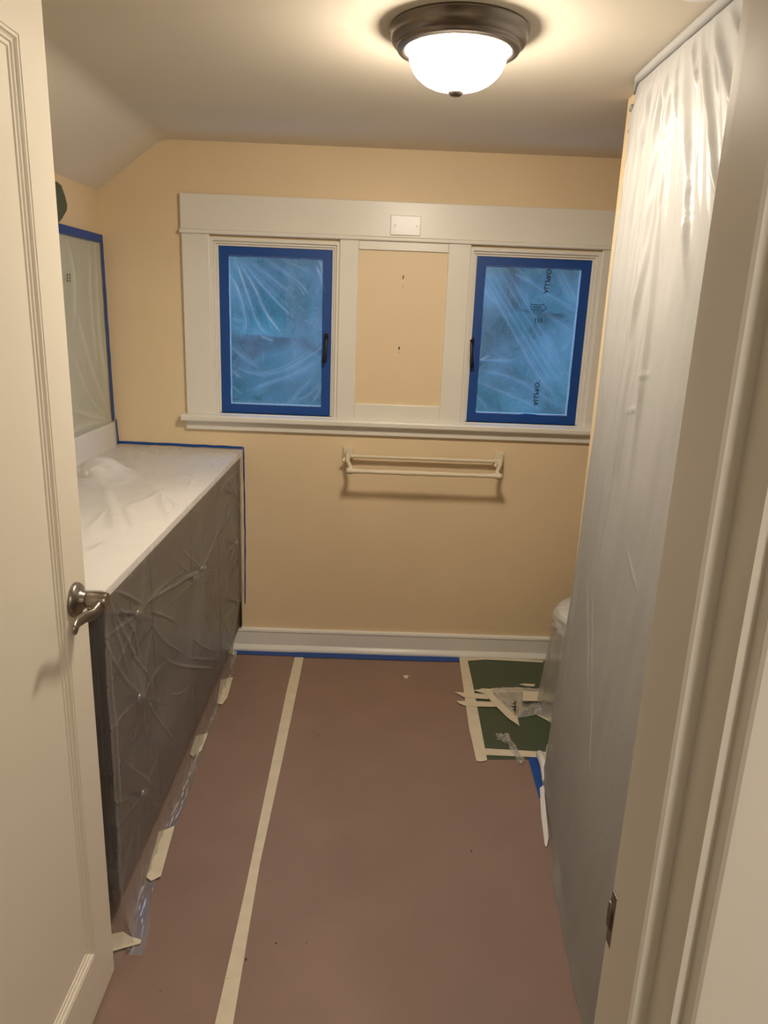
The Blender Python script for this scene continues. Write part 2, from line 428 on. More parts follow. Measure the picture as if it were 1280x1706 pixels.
# ---- the two casement windows: stepped stops, sash, pane, latch handle
YS = D + 0.022      # face of the sash
def window(n, W, hx, hz, sgn):
    x0, x1, z0, z1 = W
    r = struct(empty('window_%d' % n, ((x0 + x1) / 2, D, z0)))
    for k, (ins, ya, yb) in enumerate([(0.012, D - 0.010, D + 0.10), (0.021, D + 0.002, D + 0.10), (0.029, D + 0.012, D + 0.10)]):
        prev = [0.0, 0.012, 0.021][k]
        b = wall_holes(x0 + prev, x1 - prev, z0, z1 - prev, ya, yb, [(x0 + ins, x1 - ins, z0 + 0.004, z1 - ins)])
        obj('stop_bead', b, M['trim'], r)
    sx0, sx1, sz0, sz1 = x0 + 0.029, x1 - 0.016 if sgn > 0 else x1 - 0.029, z0 + 0.006, z1 - 0.029
    sx0, sx1 = x0 + 0.029, x1 - 0.029
    s = obj('sash', wall_holes(sx0, sx1, sz0, sz1, YS, D + 0.06, [(sx0 + 0.036, sx1 - 0.036, sz0 + 0.036, sz1 - 0.036)]), M['trim'], r)
    obj('pane', box(sx0 + 0.03, sx1 - 0.03, D + 0.040, D + 0.044, sz0 + 0.03, sz1 - 0.03), M['glass'], r)
    # latch: escutcheon, pivot and drop lever
    h = empty('latch_handle', Vector((hx, YS - 0.004, hz)) - r.location); h.parent = r
    e = obj('escutcheon', box(hx - 0.010, hx + 0.010, YS - 0.006, YS, hz - 0.018, hz + 0.018, 0.002), M['bronze'], h)
    obj('pivot', lathe([(0.008, 0), (0.008, -0.014), (0.006, -0.020)], (hx, YS - 0.004, hz + 0.004), 'Y', 16), M['bronze'], h, True)
    pts = [(hx + sgn * 0.000, YS - 0.020, hz + 0.010), (hx + sgn * 0.002, YS - 0.026, hz - 0.01), (hx + sgn * 0.001, YS - 0.034, hz - 0.045), (hx - sgn * 0.002, YS - 0.036, hz - 0.080), (hx - sgn * 0.004, YS - 0.034, hz - 0.098)]
    obj('lever', tube(pts, [0.005, 0.0065, 0.006, 0.008, 0.009], 12, flat=0.6, side=(0, 1, 0)), M['bronze'], h, True, label='dark bronze drop lever of the casement latch')
    return r, (sx0, sx1, sz0, sz1)
h1 = on_y(543, 563, YS - 0.02); h2 = on_y(787, 570, YS - 0.02)
win1, S1 = window(1, W1, h1.x, h1.z, 1)
win2, S2 = window(2, W2, h2.x, h2.z, -1)

# ---- dark evergreen mass standing outside, seen through the film
def tree_mass():
    b = bmesh.new(); r = random.Random(17)
    for k in range(90):
        c = Vector((r.uniform(-3.6, 4.2), r.uniform(6.2, 7.4), r.uniform(-2.6, 2.4))); rad = r.uniform(0.7, 1.15)
        q = bmesh.ops.create_icosphere(b, subdivisions=3, radius=rad)
        for v_ in q['verts']:
            n_ = v_.co.normalized()
            v_.co = c + v_.co * (1 + 0.16 * math.sin(9 * n_.x + k) * math.sin(11 * n_.y) + 0.10 * math.sin(17 * n_.z + 2 * k) + r.uniform(-0.05, 0.05))
    return b
M['leaf'] = mat('dark_evergreen_leaves', (0.12, 0.19, 0.12), 0.8, bump=0.8, bscale=9, vary=0.4, vscale=3.0, bdist=0.2)
tag(obj('evergreen_tree', tree_mass(), M['leaf']), 'dark evergreen tree dimly seen outside through the filmed windows', 'tree')

# ---- door, opened against the vanity end
DX, DY0, DY1, DZ0, DZ1 = -0.560, 0.590, 1.354, 0.010, 1.995
door = struct(empty('door_1', (DX - 0.018, DY0, 0)))
ST = 0.100          # stile width to the moulding
py0, py1, pz0, pz1 = DY0 + ST, 1.263, 0.150, 1.880
def swap(b):        # wall_holes works in x/z with thickness in y; turn it to y/z with thickness in x
    for v in b.verts: v.co = Vector((v.co.y, v.co.x, v.co.z))
    return b
obj('door_frame', swap(wall_holes(DY0, DY1, DZ0, DZ1, DX - 0.035, DX, [(py0, py1, pz0, pz1)])), M['door'], door)
obj('door_panel', box(DX - 0.027, DX - 0.011, py0 - 0.001, py1 + 0.001, pz0 - 0.001, pz1 + 0.001), M['door'], door)
def frame_mould(prof, y0, y1, z0, z1):
    """picture-frame moulding mitred round the panel; prof: (inset, x)"""
    b = bmesh.new(); rings = []
    for ins, x in prof:
        rings.append([b.verts.new(p) for p in ((x, y0 + ins, z0 + ins), (x, y1 - ins, z0 + ins), (x, y1 - ins, z1 - ins), (x, y0 + ins, z1 - ins))])
    for i in range(len(rings) - 1):
        for k in range(4): b.faces.new((rings[i][k], rings[i][(k + 1) % 4], rings[i + 1][(k + 1) % 4], rings[i + 1][k]))
    return b
obj('panel_moulding', frame_mould([(-0.001, DX - 0.002), (0.002, DX - 0.001), (0.006, DX - 0.001), (0.0075, DX - 0.004), (0.010, DX - 0.006), (0.014, DX - 0.0055), (0.0155, DX - 0.0085), (0.021, DX - 0.0085), (0.023, DX - 0.0112)], py0, py1, pz0, pz1), M['door'], door)
# lever handle
ly, lz = 1.300, 0.948
lh = empty('lever_handle', Vector((DX, ly, lz)) - door.location); lh.parent = door
obj('rose', lathe([(0.0335, 0), (0.0335, 0.004), (0.031, 0.009), (0.022, 0.011), (0.018, 0.016), (0.015, 0.024), (0.0135, 0.026)], (DX, ly, lz), 'X', 40), M['nickel'], lh, True)
hub = lathe([(0.0150, 0.022), (0.0165, 0.024), (0.0165, 0.058), (0.0145, 0.062), (0.006, 0.062)], (DX, ly, lz), 'X', 32)
smooth_angle(obj('hub', hub, M['nickel'], lh), 40)
lp = [(DX + 0.050, ly - 0.002, lz - 0.002), (DX + 0.051, ly - 0.018, lz - 0.008), (DX + 0.048, ly - 0.038, lz - 0.012), (DX + 0.042, ly - 0.062, lz - 0.008), (DX + 0.039, ly - 0.088, lz - 0.006), (DX + 0.041, ly - 0.105, lz - 0.010), (DX + 0.044, ly - 0.113, lz - 0.014)]
obj('lever', tube(lp, [0.0125, 0.0125, 0.0115, 0.0105, 0.0105, 0.0105, 0.007], 16, flat=0.6, side=(1, 0, 0)), M['nickel'], lh, True, label='curved brushed nickel lever')
obj('lock_pin', lathe([(0.0016, 0.030), (0.0016, 0.0312)], (DX, ly, lz), 'X', 10), M['bronze'], lh)
lt = box(DX - 0.030, DX - 0.006, DY1 - 0.0005, DY1 + 0.001, lz - 0.028, lz + 0.028); obj('latch_plate', lt, M['nickel'], door)
obj('latch_bolt', box(DX - 0.026, DX - 0.010, DY1, DY1 + 0.010, lz - 0.010, lz + 0.010, 0.003), M['nickel'], door)
for hz in (0.25, 1.75):
    obj('hinge', lathe([(0.006, -0.04), (0.006, 0.04)], (DX - 0.003, DY0 - 0.006, hz), 'Z', 14), M['nickel'], door, True)

# ---- door lining on the right: jamb, stop and hall casing, each a board
t2 = struct(empty('trim_2', (0.25, 0.5, 0)))
jx = 0.241
def vprof(name, pts, m, parent, z1=2.02):
    return smooth_angle(obj(name, prism(pts, 'Z', 0.0, z1), m, parent), 12)
vprof('jamb', [(jx + 0.001, 0.437), (jx + 0.001, 0.574), (jx + 0.005, 0.579), (0.262, 0.579), (0.262, 0.437)], M['trim'], t2)
vprof('door_stop', [(jx + 0.001, 0.536), (jx - 0.011, 0.536), (jx - 0.013, 0.533), (jx - 0.013, 0.477), (jx - 0.011, 0.4745), (jx + 0.001, 0.4740)], M['trim'], t2)
vprof('hall_casing', [(jx + 0.009, 0.459), (jx + 0.009, 0.424), (jx + 0.011, 0.4215), (jx + 0.016, 0.4205), (jx + 0.085, 0.4195), (jx + 0.088, 0.422), (jx + 0.088, 0.459)], M['trim'], t2, 2.10)
vprof('room_casing', [(jx + 0.008, 0.579), (jx + 0.008, 0.594), (jx + 0.012, 0.597), (jx + 0.080, 0.597), (jx + 0.084, 0.594), (jx + 0.084, 0.579)], M['trim'], t2, 2.05)
sk = obj('strike_plate', box(jx - 0.0008, jx + 0.002, 0.540, 0.5745, 0.920, 0.978, 0.0006), M['pewter'], t2)
obj('strike_lip', tube([(jx + 0.000, 0.566, 0.949), (jx - 0.001, 0.576, 0.949), (jx + 0.004, 0.584, 0.949)], [0.0145, 0.0145, 0.0145], 10, flat=0.10, side=(1, 0, 0)), M['pewter'], sk, True)
for z in (0.928, 0.970):
    obj('screw', lathe([(0.0035, -0.0014), (0.003, 0.001)], (jx, 0.556, z), 'X', 12), M['bronze'], sk)
t3 = struct(empty('trim_3', (-0.58, 0.5, 0)))
vprof('jamb', [(-0.575, 0.46), (-0.575, 0.578), (-0.597, 0.578), (-0.597, 0.46)], M['trim'], t3)
vprof('hall_casing', [(-0.577, 0.460), (-0.577, 0.430), (-0.66, 0.430), (-0.66, 0.460)], M['trim'], t3, 2.10)
t4 = struct(empty('trim_4', (-0.17, 0.5, 2.02)))
obj('head_jamb', box(-0.575, 0.262, 0.451, 0.579, 2.015, 2.03), M['trim'], t4)
obj('head_casing', box(-0.66, 0.33, 0.430, 0.46, 2.02, 2.10), M['trim'], t4)

# ================================================================== CEILING LIGHT
def ceiling_light(c, label, strength, color):
    t = empty('ceiling_light', c)
    tag(t, label, 'ceiling light')
    obj('pan', lathe([(0.100, 0.0), (0.150, 0.0), (0.1515, -0.003), (0.1505, -0.006), (0.1475, -0.007), (0.1475, -0.020), (0.144, -0.028), (0.137, -0.033), (0.1335, -0.035), (0.134, -0.039), (0.1315, -0.043), (0.126, -0.043), (0.1235, -0.046), (0.118, -0.046), (0.110, -0.041), (0.108, -0.015), (0.10, -0.010)], c, 'Z', 72, caps=False), M['pewter'], t, True)
    R = 0.1075; bowl = [(R, -0.036)]
    for k in range(1, 15):
        a = k / 14 * math.pi / 2
        bowl.append((max(R * math.cos(a) ** 0.72 if k < 14 else 0.004, 0.004), -0.042 - 0.074 * math.sin(a)))
    obj('glass_bowl', lathe(bowl, c, 'Z', 64), glow_mat('lit_alabaster_glass', strength, color), t, True, label='lit white alabaster glass bowl')
    obj('finial', lathe([(0.004, -0.112), (0.013, -0.115), (0.0165, -0.120), (0.0165, -0.123), (0.012, -0.128), (0.006, -0.130)], c, 'Z', 24), M['pewter'], t, True)
    return t
LC = on_z(767, 50, ZC)
ceiling_light((0.150, 1.800, ZC), 'brushed pewter flush ceiling light with a lit alabaster glass bowl and finial, inside the bathroom', LAMP_STRENGTH, LAMP_COLOR)
ceiling_light((0.55, -0.95, 2.3), 'flush ceiling light with a lit glass bowl on the hall ceiling outside the door', HALL_STRENGTH, (1.0, 0.90, 0.77))
# round white detector at the upper edge
v = empty('ceiling_detector', (0.555, 1.485, ZC)); tag(v, 'round white detector on the ceiling beside the plastic drape', 'detector')
obj('base_ring', lathe([(0.060, 0), (0.070, 0), (0.070, -0.008), (0.062, -0.012), (0.060, -0.010)], (0.555, 1.485, ZC), 'Z', 40), M['white'], v, True)
obj('cap', lathe([(0.056, -0.008), (0.056, -0.018), (0.048, -0.026), (0.01, -0.028)], (0.555, 1.485, ZC), 'Z', 40), M['white'], v, True)

# ================================================================== WALL PLATE
pc = on_y(676, 376, D - 0.022)
wp = empty('blank_wall_plate', (pc.x, D - 0.021, pc.z)); tag(wp, 'white blank electrical cover plate on the wide head casing between the windows', 'wall plate')
obj('plate', box(pc.x - 0.058, pc.x + 0.058, D - 0.0275, D - 0.021, pc.z - 0.036, pc.z + 0.036, 0.0025, seg=3), M['plate'], wp)
for s in (-1, 1):
    obj('screw', lathe([(0.0032, 0.0), (0.0032, -0.0012), (0.002, -0.0016)], (pc.x + s * 0.0415, D - 0.0274, pc.z - 0.001), 'Y', 12), M['pewter'], wp)

# ================================================================== TOWEL RACK (wrapped in tape)
tr = empty('towel_rack', (0.205, D, 0.91)); tag(tr, 'double-bar towel rack wrapped in cream tape on the wall below the windows', 'towel rack')
def lumpy(pts, r, n, seed, amp=0.25, seg=40):
    rr = random.Random(seed); P = []; R = []
    a, b_ = Vector(pts[0]), Vector(pts[1])
    for i in range(seg + 1):
        t = i / seg
        P.append(a.lerp(b_, t) + Vector((0, rr.uniform(-1, 1) * r * 0.06, rr.uniform(-1, 1) * r * 0.08)))
        e = max(0, 1 - min(t, 1 - t) * 9)
        R.append(r * (1 + amp * (0.35 * math.sin(7 * t + seed) + rr.uniform(-0.15, 0.15)) + 0.35 * e))
    return tube(P, R, n)
bxs = (-0.112, 0.520)
yb2 = D - 0.125
lo = on_y(580, 786, yb2); lo2 = on_y(832, 792, yb2); up = on_y(590, 760, D - 0.035)
zl = (lo.z + lo2.z) / 2; zu = up.z
obj('upper_bar', lumpy([(bxs[0], D - 0.036, zu), (bxs[1], D - 0.036, zu)], 0.0075, 12, 3, 0.15), M['wrap'], tr, True)
obj('lower_bar', lumpy([(lo.x - 0.006, yb2, zl), (lo2.x + 0.012, yb2, zl)], 0.0095, 12, 5, 0.3), M['wrap'], tr, True)
for k, bx_ in enumerate(bxs):
    br = obj('bracket', box(bx_ - 0.021, bx_ + 0.021, D - 0.020, D, zu - 0.018, zu + 0.034, 0.004), M['wrap'], tr)
    ex = (lo.x + 0.008) if k == 0 else (lo2.x - 0.004)
    obj('arm', tube([(bx_, D - 0.012, zu), (bx_ + 0.003, D - 0.036, zu + 0.001), (bx_, D - 0.06, (zu * 2 + zl) / 3), (ex, D - 0.085, zl + 0.006), (ex, yb2 - 0.004, zl)], [0.017, 0.014, 0.0085, 0.0095, 0.014], 10), M['wrap'], tr, True)
    fl = [(bx_ - 0.012, D - 0.045, zu - 0.004), (bx_ - 0.018, D - 0.05, zu - 0.016), (bx_ - 0.010, D - 0.052, zu - 0.022)]
    obj('tape_end', tube(fl, [0.004, 0.008, 0.003], 8, flat=0.3, side=(0, 1, 0)), M['wrap'], tr, True)

# ================================================================== VANITY
VT = 0.915; VY0, VY1 = 1.437, D - 0.004; VXF = -0.556
va = empty('vanity_cabinet', (-0.83, 2.24, 0)); tag(va, 'dark brown bathroom vanity with a white countertop under clear plastic against the left wall', 'vanity')
cxf = -0.592
obj('carcass', box(XL + 0.004, cxf, VY0 + 0.02, VY1, 0.10, VT - 0.03), M['wood'], va)
obj('toe_kick', box(XL + 0.004, cxf - 0.06, VY0 + 0.02, VY1, -0.001, 0.10), M['wood'], va)
obj('countertop', box(XL + 0.002, VXF, VY0, VY1, VT - 0.028, VT - 0.003, 0.004), M['counter'], va)
obj('backsplash', box(XL + 0.002, XL + 0.022, VY0, VY1, VT - 0.003, VT + 0.098, 0.003), M['counter'], va)
KN = []
def front(name, y0, y1, z0, z1, ky, kz):
    d = obj(name, box(cxf + 0.0005, cxf + 0.018, y0 + 0.003, y1 - 0.003, z0 + 0.003, z1 - 0.003, 0.003), M['wood'], va)
    obj('knob', lathe([(0.006, 0), (0.006, 0.012), (0.014, 0.018), (0.015, 0.023), (0.010, 0.028), (0.003, 0.029)], (cxf + 0.018, ky, kz), 'X', 20), M['pewter'], d, True)
    KN.append((ky, kz))
front('drawer', 1.47, 1.80, 0.665, 0.875, 1.625, 0.777)
front('drawer', 1.47, 1.80, 0.435, 0.665, 1.605, 0.565)
front('drawer', 1.47, 1.80, 0.115, 0.435, 1.590, 0.305)
front('cabinet_door', 1.80, 2.215, 0.115, 0.875, 2.172, 0.662)
front('cabinet_door', 2.215, 2.62, 0.115, 0.875, 2.262, 0.662)
front('drawer', 2.62, 3.02, 0.665, 0.875, 2.83, 0.777)
front('drawer', 2.62, 3.02, 0.435, 0.665, 2.84, 0.565)
front('drawer', 2.62, 3.02, 0.115, 0.435, 2.85, 0.305)
obj('filler_strip', box(cxf - 0.01, -0.567, 3.018, D - 0.004, 0.115, VT - 0.03), M['wood'], va)
# faucet under the film
fa = empty('faucet', (-0.99, 2.46, VT)); tag(fa, 'low metal faucet under the plastic sheet on the countertop', 'faucet')
obj('body', lathe([(0.026, -0.003), (0.026, 0.008), (0.016, 0.016), (0.014, 0.036), (0.006, 0.042)], (-0.99, 2.46, VT), 'Z', 24), M['nickel'], fa, True)
obj('spout', tube([(-0.985, 2.46, VT + 0.028), (-0.96, 2.46, VT + 0.044), (-0.93, 2.46, VT + 0.044), (-0.90, 2.46, VT + 0.028)], [0.011, 0.011, 0.010, 0.009], 12), M['nickel'], fa, True)

# ---- plastic sheet over counter and fronts
def star_field(U, V, c, seed, n=9, lo=0.18, hi=0.60):
    """folds radiating from a point where the film is held out"""
    r = random.Random(seed); out = np.zeros(U.shape)
    for k in range(n):
        a = 2 * math.pi * (k + r.uniform(-0.35, 0.35)) / n; L_ = r.uniform(lo, hi); bend = r.uniform(-0.14, 0.14)
        pts = [(c[0], c[1])]
        for s in (0.35, 0.7, 1.0):
            pts.append((c[0] + L_ * s * math.cos(a + bend * s), c[1] + L_ * s * math.sin(a + bend * s)))
        d = np.hypot(U - c[0], V - c[1])
        out = np.maximum(out, seg_field(U, V, pts, r.uniform(0.0025, 0.0045)) * r.uniform(0.4, 1.0) * np.clip(1.2 - d / (L_ + 0.05), 0.1, 1))
    return out
vs = empty('plastic_sheet', (-0.83, 2.24, VT)); tag(vs, 'clear plastic sheet taped over the vanity counter and its dark fronts', 'plastic sheet')
# front
y = np.linspace(VY0 - 0.008, D - 0.006, 330); z = np.linspace(VT - 0.004, 0.0, 230)
Yg, Zg = np.meshgrid(y, z, indexing='ij')
base = np.interp(Zg, [0.0, 0.03, 0.12, 0.30, 0.80, VT - 0.03, VT - 0.02, VT], [-0.576, -0.572, -0.563, -0.562, -0.560, -0.5515, -0.5515, -0.5515]) - 0.030 * np.clip((Yg - 2.78) / 0.2, 0, 1) * np.clip((0.30 - Zg) / 0.25, 0, 1)
tent = np.zeros(Yg.shape); star = np.zeros(Yg.shape)
for k, (ky, kz) in enumerate(KN):
    d = np.hypot(Yg - ky, (Zg - kz))
    tent = np.maximum(tent, 0.018 * np.exp(-d / 0.06) + 0.003 * np.exp(-(d / 0.012) ** 2))
    star = np.maximum(star, star_field(Yg, Zg, (ky, kz), 40 + k, 10 if k != 4 else 5))
extra = np.zeros(Yg.shape)
def vpx(pts): return [(lambda p: (p.y, p.z))(on_x(a, b, -0.55)) for a, b in pts]
for pts, wd, hh in [
    ([(185, 982), (210, 992), (238, 1010)], 0.007, 1.0), ([(178, 990), (225, 1090), (262, 1150)], 0.008, 0.9),
    ([(182, 990), (205, 1080), (222, 1130)], 0.008, 0.8), ([(176, 995), (195, 1150), (205, 1300), (212, 1420)], 0.010, 1.0),
    ([(190, 995), (236, 1075), (240, 1150)], 0.007, 0.8), ([(335, 950), (300, 975), (245, 1005)], 0.009, 1.0), ([(335, 952), (365, 895), (378, 850)], 0.008, 1.0),
    ([(250, 1020), (290, 1030), (302, 1045)], 0.006, 0.9), ([(255, 1040), (275, 1068), (310, 1090)], 0.006, 0.9),
    ([(277, 1095), (300, 1112), (360, 1115)], 0.006, 1.0), ([(315, 1098), (340, 1100), (370, 1100)], 0.005, 0.8), ([(325, 1065), (345, 1080), (362, 1085)], 0.005, 0.9),
    ([(240, 1150), (262, 1190), (300, 1240)], 0.007, 0.8), ([(215, 1270), (240, 1295), (265, 1318)], 0.007, 0.9), ([(290, 1160), (310, 1158), (322, 1145)], 0.005, 0.7),
    ([(340, 960), (345, 1020), (365, 1065)], 0.006, 0.8), ([(350, 940), (362, 1000), (375, 1060)], 0.007, 0.8), ([(385, 830), (392, 900), (396, 980)], 0.006, 0.7),
    ([(370, 820), (385, 795), (402, 785)], 0.008, 0.8), ([(300, 905), (320, 930), (335, 950)], 0.006, 0.7), ([(320, 880), (330, 920), (336, 950)], 0.006, 0.7),
    ([(325, 852), (340, 855), (348, 860)], 0.005, 0.7), ([(400, 870), (385, 950), (372, 1030), (390, 1060)], 0.006, 0.7), ([(262, 1100), (262, 1200), (262, 1310)], 0.006, 0.35)]:
    extra = np.maximum(extra, seg_field(Yg, Zg, vpx(pts), wd * 0.55) * hh)
slack = 0.0025 * vnoise(Yg, Zg, 9, 3) + 0.0014 * vnoise(Yg * 2.0, Zg, 12, 4) + 0.0006 * vnoise(Yg * 5, Zg * 2, 12, 5)
slack *= np.clip((VT - 0.03 - Zg) / 0.06, 0, 1)
low = np.clip((0.14 - Zg) / 0.14, 0, 1)
ruck = low * (0.005 * vnoise(Yg * 2.2, Zg, 10, 8) + 0.003 * vnoise(Yg * 5, Zg * 1.5, 12, 9)) + 0.03 * low * np.clip((1.60 - Yg) / 0.17, 0, 1)
X = base + np.where(Zg < VT - 0.03, tent, 0) + 0.0055 * star * np.clip((VT - 0.04 - Zg) / 0.05, 0, 1) + 0.0055 * extra * np.clip((VT - 0.03 - Zg) / 0.03, 0, 1) + slack + ruck
pos = np.stack([X, Yg, Zg + 0.003], 2)
grid_mesh('front_film', M['film_van'], pos, 0.42 * np.maximum(star * 0.7, extra * 0.9) ** 1.5 + 0.5 * low * np.clip(0.6 + vnoise(Yg * 3, Zg * 2, 14, 12), 0, 1) + 0.25 * np.clip(vnoise(Yg, Zg, 5, 21), 0, 1), vs)
# top and up the backsplash
x = np.concatenate([[XL + 0.003, XL + 0.0035], np.linspace(XL + 0.025, VXF + 0.0045, 150)]); y = np.linspace(VY0 - 0.008, D - 0.006, 300)
Xg, Yg = np.meshgrid(x, y, indexing='ij')
dF = np.hypot(Xg + 0.94, (Yg - 2.46) * 0.8)
Zt = VT + 0.0005 + 0.064 * np.exp(-(dF / 0.085) ** 2.6) + 0.0011 * (vnoise(Xg, Yg, 7, 31) + 0.5 * vnoise(Xg, Yg, 18, 32)) * np.clip((VXF - Xg) / 0.05, 0, 1)
ext = np.zeros(Xg.shape)
def tpx(pts): return [(lambda p: (p.x, p.y))(on_z(a, b, VT)) for a, b in pts]
for pts, wd, hh in [([(205, 742), (225, 758), (235, 768)], 0.010, 0.8), ([(210, 740), (180, 760), (140, 765)], 0.010, 0.7), ([(168, 790), (185, 840), (200, 890)], 0.018, 1), ([(270, 815), (250, 830), (205, 845)], 0.012, 0.9),
                    ([(268, 818), (275, 845), (285, 865)], 0.012, 0.8), ([(265, 815), (240, 800), (225, 795)], 0.010, 0.6), ([(300, 790), (328, 795), (312, 812)], 0.008, 0.6), ([(210, 840), (220, 870), (240, 885)], 0.012, 0.7),
                    ([(145, 920), (180, 900), (200, 915)], 0.012, 0.6), ([(150, 880), (170, 855), (190, 845)], 0.010, 0.6), ([(215, 742), (250, 760), (330, 770)], 0.010, 0.6), ([(265, 816), (290, 835), (300, 850)], 0.010, 0.7)]:
    ext = np.maximum(ext, seg_field(Xg, Yg, tpx(pts), wd) * hh)
Zt += 0.0026 * ext
Zt[0, :] = VT + 0.102; Zt[1, :] = VT + 0.102; Xg = Xg.copy(); Xg[0, :] = XL + 0.003; Xg[1, :] = XL + 0.026
grid_mesh('counter_film', M['film_top'], np.stack([Xg, Yg, Zt], 2), 0.12 * ext + 0.9 * np.exp(-(dF / 0.11) ** 4), vs)
# near end hanging down
x = np.linspace(XL + 0.02, VXF + 0.0045, 80); z = np.linspace(VT - 0.001, 0.0, 120)
Xg, Zg = np.meshgrid(x, z, indexing='ij')
Ye = VY0 - 0.008 - 0.010 * np.clip((VT - Zg) / 0.5, 0, 1) + 0.006 * vnoise(Xg * 3, Zg, 9, 51) * np.clip((VT - Zg) / 0.2, 0, 1) - 0.05 * np.clip((0.12 - Zg) / 0.12, 0, 1) ** 2
grid_mesh('end_film', M['film_van'], np.stack([Xg, Ye, Zg + 0.003], 2), 0.15 * np.clip(vnoise(Xg * 4, Zg, 12, 52), 0, 1), vs)
# loose foot of the sheet lying out on the floor paper
y = np.linspace(1.40, 3.0, 200); s = np.linspace(0, 1, 14)
Yg, Sg = np.meshgrid(y, s, indexing='ij')
wdt = 0.020 + 0.010 * vnoise(Yg, Sg * 0, 6, 61) + 0.022 * np.clip((1.66 - Yg) / 0.2, 0, 1)
Xf = -0.578 - 0.030 * np.clip((Yg - 2.78) / 0.2, 0, 1) + 0.026 * np.clip((1.60 - Yg) / 0.17, 0, 1) + Sg * wdt
Zf = 0.0035 + 0.010 * np.clip(vnoise(Yg * 4, Sg, 12, 62), 0, 1) * (1 - Sg) ** 2 + 0.001 * np.clip(vnoise(Yg * 8, Sg * 2, 10, 63), 0, 1)
grid_mesh('floor_flap', M['film_scrap'], np.stack([Xf, Yg, Zf], 2), 0.5 * np.clip(vnoise(Yg * 6, Sg * 3, 8, 64), 0, 1), vs)

# ================================================================== MIRROR with film, wrapped bar light
mr = empty('wall_mirror', (XL, 2.3, 1.015)); tag(mr, 'large frameless mirror masked with film on the left wall above the vanity', 'mirror')
obj('glass', box(XL + 0.0005, XL + 0.006, 1.55, 3.015, 1.016, 1.722), M['mirror'], mr)
mf = empty('mirror_film', (XL, 2.3, 1.02)); tag(mf, 'pale greenish plastic film stretched over the mirror above the vanity', 'plastic sheet')
y = np.linspace(1.55, 3.012, 220); z = np.linspace(1.012, 1.722, 140)
Yg, Zg = np.meshgrid(y, z, indexing='ij')
ext = np.zeros(Yg.shape)
for pts in [[(3.0, 1.03), (2.80, 1.12), (2.68, 1.30)], [(3.0, 1.04), (2.85, 1.22), (2.72, 1.46)], [(3.0, 1.02), (2.82, 1.06), (2.6, 1.12)], [(2.90, 1.70), (2.86, 1.5), (2.90, 1.25)], [(2.95, 1.70), (2.93, 1.4), (2.99, 1.05)], [(2.70, 1.70), (2.74, 1.55), (2.70, 1.40)], [(2.99, 1.02), (2.7, 1.04), (2.5, 1.03)], [(2.5, 1.7), (2.3, 1.4), (2.2, 1.1)]]:
    ext = np.maximum(ext, seg_field(Yg, Zg, pts, 0.011))
Xm = XL + 0.011 + 0.007 * ext + 0.0015 * vnoise(Yg, Zg, 8, 71)
o = grid_mesh('film', M['film_mir'], np.stack([Xm, Yg, Zg], 2), 0.5 * ext, mf)
# print on the mirror film (only its edge shows past the door)
pcn = on_x(116, 463, XL + 0.014)
for k in range(3):
    for j in range(2):
        q = on_x(112.5 + 4 * j, 458 + 5 * k, XL + 0.020)
        obj('print_mark', lathe([(0.0042, 0.0), (0.0042, 0.0002)], (q.x, q.y, q.z), 'X', 8), M['ink'], mf)
q = on_x(103, 468, XL + 0.020)
arc = [(q.x, q.y - 0.03 + 0.03 * math.cos(a), q.z + 0.018 * math.sin(a)) for a in np.linspace(-1.3, 1.2, 12)]
obj('print_arc', tube(arc, 0.0022, 6, flat=0.12, side=(1, 0, 0)), M['ink'], mf)

# wrapped bar light above the mirror
wl = [(97, 302), (103, 303), (110, 309), (116, 326), (120, 342), (119, 351), (111, 365), (101, 377)]
g0 = [on_x(a, b, -1.02) for a, b in wl]
bl = bmesh.new(); rings = []
for ox, sc, oy in [(-0.075, 0.80, -0.06), (-0.04, 1.0, -0.02), (0.0, 1.0, 0.0), (0.008, 0.8, -0.03), (0.010, 0.5, -0.06)]:
    ring = []
    zc_ = sum(p.z for p in g0) / len(g0)
    for p in g0: ring.append(Vector((-1.035 + ox, p.y + oy, zc_ + (p.z - zc_) * sc)))
    far = [Vector((-1.035 + ox, 2.05 - k * 0.01, zc_ + (g0[-1 - k].z - zc_) * sc)) for k in range(len(g0))]
    rings.append([bl.verts.new(p) for p in ring + far])
n = len(rings[0])
for i in range(len(rings) - 1):
    for k in range(n): bl.faces.new((rings[i][k], rings[i][(k + 1) % n], rings[i + 1][(k + 1) % n], rings[i + 1][k]))
bl.faces.new(rings[0]); bl.faces.new(rings[-1][::-1])
tag(obj('wrapped_wall_light', bl, M['green']), 'bar light above the mirror wrapped in dark green masking paper', 'wall light')

